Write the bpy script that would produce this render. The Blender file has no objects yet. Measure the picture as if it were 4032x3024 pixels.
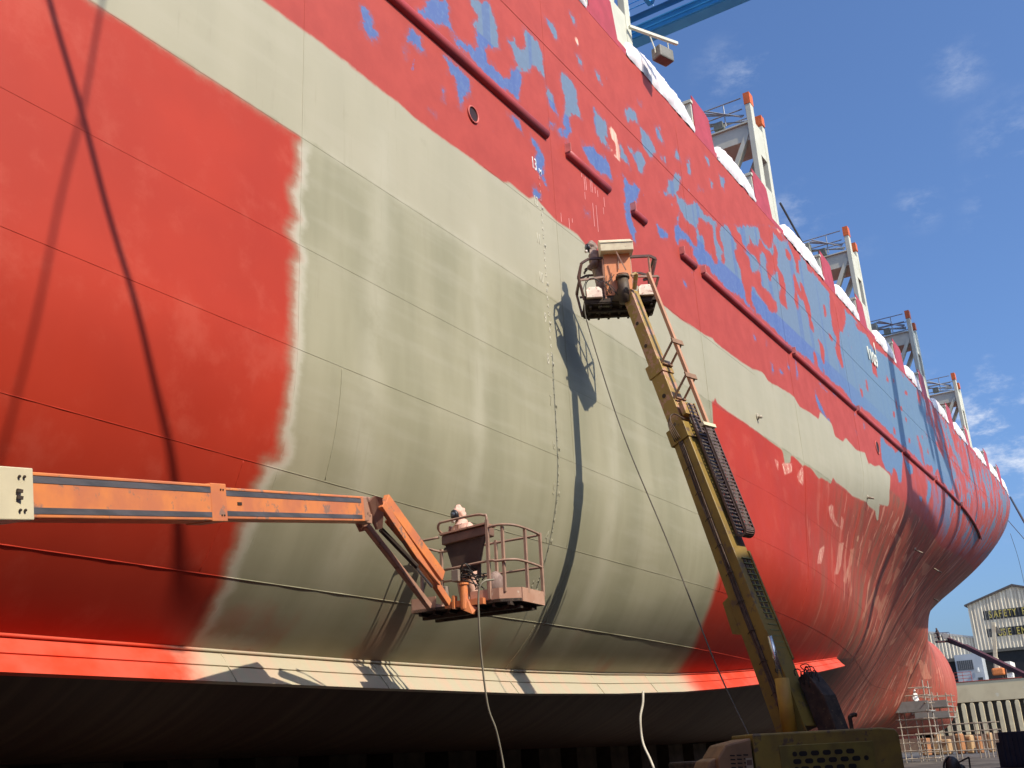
import bpy, bmesh, math, random
import numpy as np
from mathutils import Vector, Matrix, noise as mnoise
rnd = random.Random(7)
SC = bpy.context.scene
COL = SC.collection
V = Vector
R = math.radians

# ------------------------------------------------------------------ camera (the origin is the photographer's eye, dock floor 1.6 m below)
FL = 4144.0; PITCH = .346896532; ROLL = -.0543173643; YAW = .547100941
fw = V((math.cos(PITCH)*math.cos(YAW), math.cos(PITCH)*math.sin(YAW), math.sin(PITCH)))
r0 = V((math.sin(YAW), -math.cos(YAW), 0)); u0 = r0.cross(fw)
rt = r0*math.cos(ROLL)+u0*math.sin(ROLL); up = u0*math.cos(ROLL)-r0*math.sin(ROLL)
cam = bpy.data.cameras.new('camera'); camo = bpy.data.objects.new('camera', cam); COL.objects.link(camo)
cam.sensor_width = 36.0; cam.lens = 36.0*FL/4032; cam.clip_end = 5000; cam.clip_start = .05
camo.matrix_world = Matrix(((rt.x, up.x, -fw.x, 0), (rt.y, up.y, -fw.y, 0), (rt.z, up.z, -fw.z, 0), (0, 0, 0, 1)))
SC.camera = camo
def at(px, py, dep):                       # world point seen at a photo pixel, at a given distance along the view
    return (fw*FL + rt*(px-2016) - up*(py-1512))/FL*dep
def atx(px, py, X):
    d = fw*FL + rt*(px-2016) - up*(py-1512); return d*(X/d.x)
def aty(px, py, Y):
    d = fw*FL + rt*(px-2016) - up*(py-1512); return d*(Y/d.y)
GZ = -1.6                                   # dock floor
SUN = V((.13, .73, -.67)).normalized()   # direction the light travels

# ------------------------------------------------------------------ node helpers
class NT:
    def __init__(s, m):
        m.use_nodes = True; s.t = m.node_tree; s.t.nodes.clear()
    def n(s, kind, ins=None, **pr):
        nd = s.t.nodes.new(kind)
        for k, v in pr.items(): setattr(nd, k, v)
        for k, v in (ins or {}).items():
            if isinstance(v, bpy.types.NodeSocket): s.t.links.new(v, nd.inputs[k])
            else: nd.inputs[k].default_value = v
        return nd
    def math(s, op, a, b=0.0, c=None, clamp=False):
        d = {0: a, 1: b}
        if c is not None: d[2] = c
        return s.n('ShaderNodeMath', d, operation=op, use_clamp=clamp).outputs[0]
    def mix(s, f, a, b):
        nd = s.n('ShaderNodeMix', None, data_type='RGBA')
        for i, v in ((0, f), (6, a), (7, b)):
            if isinstance(v, bpy.types.NodeSocket): s.t.links.new(v, nd.inputs[i])
            else: nd.inputs[i].default_value = (tuple(v)+(1,))[:4] if i else v
        return nd.outputs[2]
    def ss(s, v, lo, hi):
        return s.n('ShaderNodeMapRange', {0: v, 1: lo, 2: hi, 3: 0.0, 4: 1.0}, interpolation_type='SMOOTHSTEP').outputs[0]
    def noise(s, vec, scale, detail=4.0, rough=.55):
        return s.n('ShaderNodeTexNoise', {'Vector': vec, 'Scale': scale, 'Detail': detail, 'Roughness': rough}).outputs[0]
    def vmul(s, vec, k):
        return s.n('ShaderNodeVectorMath', {0: vec, 1: k}, operation='MULTIPLY').outputs[0]
    def attr(s, name):
        return s.n('ShaderNodeAttribute', None, attribute_name=name).outputs['Fac']
    def out(s, col, rough=.5, metal=0.0, bump=None, bstr=.3, bdist=.02, spec=.5, coat=0):
        b = s.n('ShaderNodeBsdfPrincipled', {'Roughness': rough, 'Metallic': metal, 'Specular IOR Level': spec})
        if isinstance(col, bpy.types.NodeSocket): s.t.links.new(col, b.inputs['Base Color'])
        else: b.inputs['Base Color'].default_value = (tuple(col)+(1,))[:4]
        if bump is not None:
            bp = s.n('ShaderNodeBump', {'Strength': bstr, 'Distance': bdist, 'Height': bump}); s.t.links.new(bp.outputs[0], b.inputs['Normal'])
        o = s.n('ShaderNodeOutputMaterial'); s.t.links.new(b.outputs[0], o.inputs[0])
MC = {}
def mat(name, c, c2=None, scale=3.0, rough=.6, metal=0.0, bump=.15, wear=None, wearamt=.5, stretch=(1, 1, 1), spec=.4):
    """painted or bare surface: two tones mixed by noise, plus patches of a wear colour"""
    if name in MC: return MC[name]
    m = bpy.data.materials.new(name); t = NT(m)
    tc = t.n('ShaderNodeTexCoord').outputs['Object']; p = t.vmul(tc, stretch)
    n1 = t.noise(p, scale, 5)
    col = t.mix(t.ss(n1, .35, .65), c, c2 if c2 else tuple(x*.78 for x in c))
    if wear:
        n2 = t.noise(p, scale*2.3, 6, .65)
        col = t.mix(t.ss(n2, wearamt, wearamt+.08), col, wear)
    rg = t.math('ADD', t.math('MULTIPLY', n1, .25), rough-.12)
    t.out(col, rg, metal, n1, bump, .01, spec)
    MC[name] = m; return m
def emat(name, c):
    m = bpy.data.materials.new(name); t = NT(m); t.out(c, .9); return m

# ------------------------------------------------------------------ mesh helpers
class MB:
    def __init__(s): s.v = []; s.f = []
    def hexa(s, c8):
        b = len(s.v); s.v += [tuple(c) for c in c8]
        s.f += [tuple(b+i for i in q) for q in ((0, 3, 2, 1), (4, 5, 6, 7), (0, 1, 5, 4), (1, 2, 6, 5), (2, 3, 7, 6), (3, 0, 4, 7))]; return s
    def box(s, lo, hi, M=None):
        x0, y0, z0 = lo; x1, y1, z1 = hi
        c = [V(p) for p in ((x0, y0, z0), (x1, y0, z0), (x1, y1, z0), (x0, y1, z0), (x0, y0, z1), (x1, y0, z1), (x1, y1, z1), (x0, y1, z1))]
        if M is not None: c = [M @ p for p in c]
        return s.hexa(c)
    def bar(s, a, b, w, h=None, side=None):
        """rectangular bar from a to b, w across (side), h across the third axis"""
        a = V(a); b = V(b); h = h or w; d = (b-a).normalized()
        sd = V(side) if side is not None else (V((0, 0, 1)).cross(d) if abs(d.z) < .95 else V((1, 0, 0)))
        sd = (sd - d*sd.dot(d)).normalized(); n = d.cross(sd)
        q = [sd*(-w/2)+n*(-h/2), sd*(w/2)+n*(-h/2), sd*(w/2)+n*(h/2), sd*(-w/2)+n*(h/2)]
        return s.hexa([a+k for k in q]+[b+k for k in q])
    def tube(s, pts, r, n=8, closed=False):
        pts = [V(p) for p in pts]; rings = []; N = len(pts); prev = None
        for i, p in enumerate(pts):
            if closed: d = pts[(i+1) % N]-pts[i-1]
            else: d = pts[min(i+1, N-1)]-pts[max(i-1, 0)]
            d.normalize()
            if prev is None: sd = (V((0, 0, 1)) if abs(d.z) < .9 else V((1, 0, 0))).cross(d)
            else: sd = prev - d*prev.dot(d)
            sd.normalize(); prev = sd; nn = d.cross(sd)
            rr = r[i] if isinstance(r, (list, tuple)) else r
            b = len(s.v)
            for k in range(n):
                a = 2*math.pi*k/n; s.v.append(tuple(p+sd*(math.cos(a)*rr)+nn*(math.sin(a)*rr)))
            rings.append(b)
        for i in range(N if closed else N-1):
            a, b = rings[i], rings[(i+1) % N]
            for k in range(n): s.f.append((a+k, a+(k+1) % n, b+(k+1) % n, b+k))
        if not closed:
            s.f.append(tuple(rings[0]+k for k in range(n))[::-1]); s.f.append(tuple(rings[-1]+k for k in range(n)))
        return s
    def prism(s, poly, ext):
        """poly: list of 3D points, extruded by vector ext"""
        b = len(s.v); n = len(poly); e = V(ext)
        s.v += [tuple(p) for p in poly]+[tuple(V(p)+e) for p in poly]
        s.f.append(tuple(range(b+n-1, b-1, -1))); s.f.append(tuple(range(b+n, b+2*n)))
        for i in range(n): s.f.append((b+i, b+(i+1) % n, b+n+(i+1) % n, b+n+i))
        return s
    def grid(s, P):
        b = len(s.v); n, m = len(P), len(P[0])
        for row in P: s.v += [tuple(p) for p in row]
        for i in range(n-1):
            for j in range(m-1): s.f.append((b+i*m+j, b+i*m+j+1, b+(i+1)*m+j+1, b+(i+1)*m+j))
        return s
    def ell(s, c, rad, M=None, nu=16, nv=10):
        c = V(c); P = []
        for i in range(nv+1):
            th = math.pi*i/nv; row = []
            for j in range(nu+1):
                ph = 2*math.pi*j/nu
                p = V((rad[0]*math.sin(th)*math.cos(ph), rad[1]*math.sin(th)*math.sin(ph), rad[2]*math.cos(th)))
                row.append(c+(M @ p if M is not None else p))
            P.append(row)
        return s.grid(P)
    def build(s, name, m, parent=None, smooth=False, bevel=0):
        me = bpy.data.meshes.new(name); me.from_pydata(s.v, [], s.f)
        bm = bmesh.new(); bm.from_mesh(me); bmesh.ops.remove_doubles(bm, verts=bm.verts, dist=1e-5)
        bmesh.ops.recalc_face_normals(bm, faces=bm.faces); bm.to_mesh(me); bm.free()
        if smooth:
            for p in me.polygons: p.use_smooth = True
        o = bpy.data.objects.new(name, me); COL.objects.link(o)
        if m: me.materials.append(m)
        if bevel:
            md = o.modifiers.new('bevel', 'BEVEL'); md.width = bevel; md.segments = 2; md.limit_method = 'ANGLE'
        if parent: par(o, parent)
        return o
def par(o, p):
    bpy.context.view_layer.update()
    o.parent = p; o.matrix_parent_inverse = p.matrix_world.inverted()
def tag(o, label=None, cat=None, group=None, kind=None):
    if label: o['label'] = label
    if cat: o['category'] = cat
    if group: o['group'] = group
    if kind: o['kind'] = kind
    return o
def thing(name, label, cat, loc=(0, 0, 0), group=None):
    o = bpy.data.objects.new(name, None); COL.objects.link(o); o.location = loc; o.empty_display_size = .2
    bpy.context.view_layer.update()
    return tag(o, label, cat, group)
def copy_tree(o, parent=None):
    c = o.copy(); COL.objects.link(c)
    if parent: c.parent = parent; c.matrix_parent_inverse = o.matrix_parent_inverse.copy()
    for ch in list(o.children): copy_tree(ch, c)
    return c
def text_obj(name, s, size, M, m, parent, depth=.01, sx=1.0, bold=0.0):
    cu = bpy.data.curves.new(name, 'FONT'); cu.body = s; cu.size = size; cu.extrude = depth; cu.offset = bold
    tmp = bpy.data.objects.new(name, cu); COL.objects.link(tmp); bpy.context.view_layer.update()
    me = bpy.data.meshes.new_from_object(tmp.evaluated_get(bpy.context.evaluated_depsgraph_get()))
    bpy.data.objects.remove(tmp); o = bpy.data.objects.new(name, me); COL.objects.link(o)
    me.transform(Matrix.Scale(sx, 4, (1, 0, 0))); me.transform(M); me.materials.clear(); me.materials.append(m)
    if parent: par(o, parent)
    return o
def cat_pts(ctrl, n=10):
    """smooth curve through control points (Catmull-Rom)"""
    P = [V(p) for p in ctrl]; P = [P[0]*2-P[1]]+P+[P[-1]*2-P[-2]]; out = []
    for i in range(1, len(P)-2):
        for k in range(n):
            t = k/n; a, b, c, d = P[i-1:i+3]
            out.append(.5*((2*b)+(c-a)*t+(2*a-5*b+4*c-d)*t*t+(3*b-a-3*c+d)*t**3))
    out.append(P[-2]); return out

# ------------------------------------------------------------------ light, sky
w = bpy.data.worlds.new('World'); SC.world = w; w.use_nodes = True; wt = w.node_tree; wt.nodes.clear()
sky = wt.nodes.new('ShaderNodeTexSky'); sky.sky_type = 'NISHITA'; sky.sun_disc = False
sky.sun_elevation = math.asin(-SUN.z); sky.sun_rotation = math.atan2(-SUN.x, -SUN.y)
sky.air_density = 1.0; sky.dust_density = 3.0; sky.ozone_density = 4.0; sky.altitude = 0
tc = wt.nodes.new('ShaderNodeTexCoord')
def wn(kind, **kw):
    nd = wt.nodes.new(kind)
    for k, v in kw.items(): setattr(nd, k, v)
    return nd
def wl(a, b): wt.links.new(a, b)
# a few thin clouds: direction-based blobs broken up by noise
nz = wn('ShaderNodeTexNoise'); nz.inputs['Scale'].default_value = 9; nz.inputs['Detail'].default_value = 8; nz.inputs['Roughness'].default_value = .66
mp = wn('ShaderNodeMapping'); mp.inputs['Scale'].default_value = (1, 1, 2.2); wl(tc.outputs['Generated'], mp.inputs[0]); wl(mp.outputs[0], nz.inputs[0])
blobs = [(2960, 330, .028, .55), (2860, 280, .02, .3), (3160, 840, .022, .55), (3230, 930, .03, .3), (3620, 815, .014, .5), (3770, 270, .018, .35), (4030, 780, .03, .7), (4000, 560, .028, .35), (3890, 1730, .05, 1.6), (3960, 1770, .04, 1.3), (3850, 1700, .04, 1.2), (3900, 1760, .03, 1.2), (3060, 1010, .02, .3), (3230, 800, .014, .25)]
acc = None
for (px, py, rad, st) in blobs:
    d = at(px, py, 1.0).normalized()
    dp = wn('ShaderNodeVectorMath', operation='DISTANCE'); wl(tc.outputs['Generated'], dp.inputs[0]); dp.inputs[1].default_value = d
    mr = wn('ShaderNodeMapRange', interpolation_type='SMOOTHSTEP'); mr.inputs[1].default_value = rad*2.1; mr.inputs[2].default_value = 0; mr.inputs[3].default_value = 0; mr.inputs[4].default_value = st*1.1
    wl(dp.outputs['Value'], mr.inputs[0])
    if acc is None: acc = mr.outputs[0]
    else:
        a = wn('ShaderNodeMath', operation='MAXIMUM'); wl(acc, a.inputs[0]); wl(mr.outputs[0], a.inputs[1]); acc = a.outputs[0]
nr = wn('ShaderNodeMapRange', interpolation_type='SMOOTHSTEP'); nr.inputs[1].default_value = .46; nr.inputs[2].default_value = .74; wl(nz.outputs[0], nr.inputs[0])
mu = wn('ShaderNodeMath', operation='MULTIPLY'); wl(acc, mu.inputs[0]); wl(nr.outputs[0], mu.inputs[1])
mx = wn('ShaderNodeMix', data_type='RGBA'); wl(mu.outputs[0], mx.inputs[0]); gn = wn('ShaderNodeVectorMath', operation='MULTIPLY'); wl(sky.outputs[0], gn.inputs[0]); gn.inputs[1].default_value = (.86, 1.06, 1.32); wl(gn.outputs[0], mx.inputs[6]); mx.inputs[7].default_value = (5.6, 6.0, 6.8, 1)
bg = wn('ShaderNodeBackground'); bg.inputs[1].default_value = .145; wl(mx.outputs[2], bg.inputs[0])
wo = wn('ShaderNodeOutputWorld'); wl(bg.outputs[0], wo.inputs[0])
sl = bpy.data.lights.new('sun', 'SUN'); sl.energy = 4.9; sl.angle = R(.53); sl.color = (1.0, .90, .74)
so = bpy.data.objects.new('sun', sl); COL.objects.link(so); so.rotation_euler = SUN.to_track_quat('-Z', 'Y').to_euler(); so.location = (0, -50, 80)
SC.view_settings.view_transform = 'Standard'; SC.view_settings.look = 'None'; SC.view_settings.exposure = .05; SC.view_settings.gamma = 1
SC.render.engine = 'CYCLES'; SC.cycles.max_bounces = 8; SC.cycles.diffuse_bounces = 4

# ------------------------------------------------------------------ hull shape
YC = 27.0; K0 = .46; BM = 16.22; DECK = 20.65
ZL = np.array([0.46, 2.8, 4.4, 6.3, 8.1, 10, 11.5, 13.0, 14.72, 16.2, 17.8, 21.0, 28.0])
XS = np.array([8.0,19.5,30,33,31,36,44,52,60,73,88.5,98,101.6])
PP = np.array([2.06,1.83,1.76,1.6,1.4,1.59,2.07,2.7,2.9,2.68,2.53,2.45,2.41])
QQ = np.array([2.5,2.4,2.1,1.6,1.0,1.0,1.45,1.6,1.4,1.4,1.7,1.98,2.16])
ZT = np.linspace(0, 28, 561); _k = np.exp(-.5*(np.arange(-90, 91)*.05/1.5)**2); _k /= _k.sum()
def smo(T):
    a = np.interp(ZT, ZL, T); a = np.concatenate([2*a[0]-a[90:0:-1], a, 2*a[-1]-a[-2:-92:-1]]); return np.convolve(a, _k, 'valid')
XT, PT, QT = smo(XS), smo(PP), smo(QQ)
def stem(z): return np.interp(z, [0, 3, 8, 11.4, 12.4, 13.5, 14.8, 16.6, 19, 22, 28], [122, 124, 127, 132.2, 133.8, 135.8, 139, 144.0, 149.5, 154, 160])
def halfb(X, z, bulb=True):
    X = np.asarray(X, float); z = np.asarray(z, float)
    xs = np.interp(z, ZT, XT); p = np.interp(z, ZT, PT); xe = stem(z)
    tt = np.clip((X-xs)/(xe-xs), 0, 1)
    t = np.clip((z-K0)/6.0, 0, 1)
    b = (1-tt**p)**np.interp(z, ZT, QT)*(BM-6+6*np.sqrt(np.clip(1-(1-t)**2, 0, 1)))
    if bulb:
        s = np.clip((143.2-X)/11.0, 0, 1); env = np.sqrt(np.clip(1-(1-s)**2.2, 0, 1))
        h = 5.3*np.interp(s, [0, .15, .6, 1], [1, 1, 1, .98])*env+1e-6
        wd = np.interp(X, [104, 122, 136], [4.6, 4.0, 2.7])*env*np.clip((X-74)/30, 0, 1)*np.sqrt(np.clip(1-((z-6.3)/h)**2, 0, 1))
        b = np.sqrt(b*b+wd*wd)
    return b
def xend(z):
    z = np.asarray(z, float); q = np.clip(np.abs(z-6.3)/5.3, 0, 1)
    s = 1-(1-q**2)**(1/2.2) if False else 1-np.power(np.clip(1-q**2, 0, 1), 1/2.2)
    xb = 143.2-11*s
    return np.where(z < 11.6, np.maximum(xb, stem(z)), stem(z))
def hp(X, z, off=0.0):
    """point on the starboard shell, moved off along the outward normal"""
    y = YC-float(halfb(X, z))
    if not off: return V((X, y, z))
    e = .05; dx = (YC-float(halfb(X+e, z))-y)/e; dz = (YC-float(halfb(X, z+e))-y)/e
    n = V((dx, -1, dz)).normalized(); return V((X, y, z))+n*off
def hn(X, z):
    e = .05; y = YC-float(halfb(X, z)); dx = (YC-float(halfb(X+e, z))-y)/e; dz = (YC-float(halfb(X, z+e))-y)/e
    return V((dx, -1, dz)).normalized()
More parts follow.
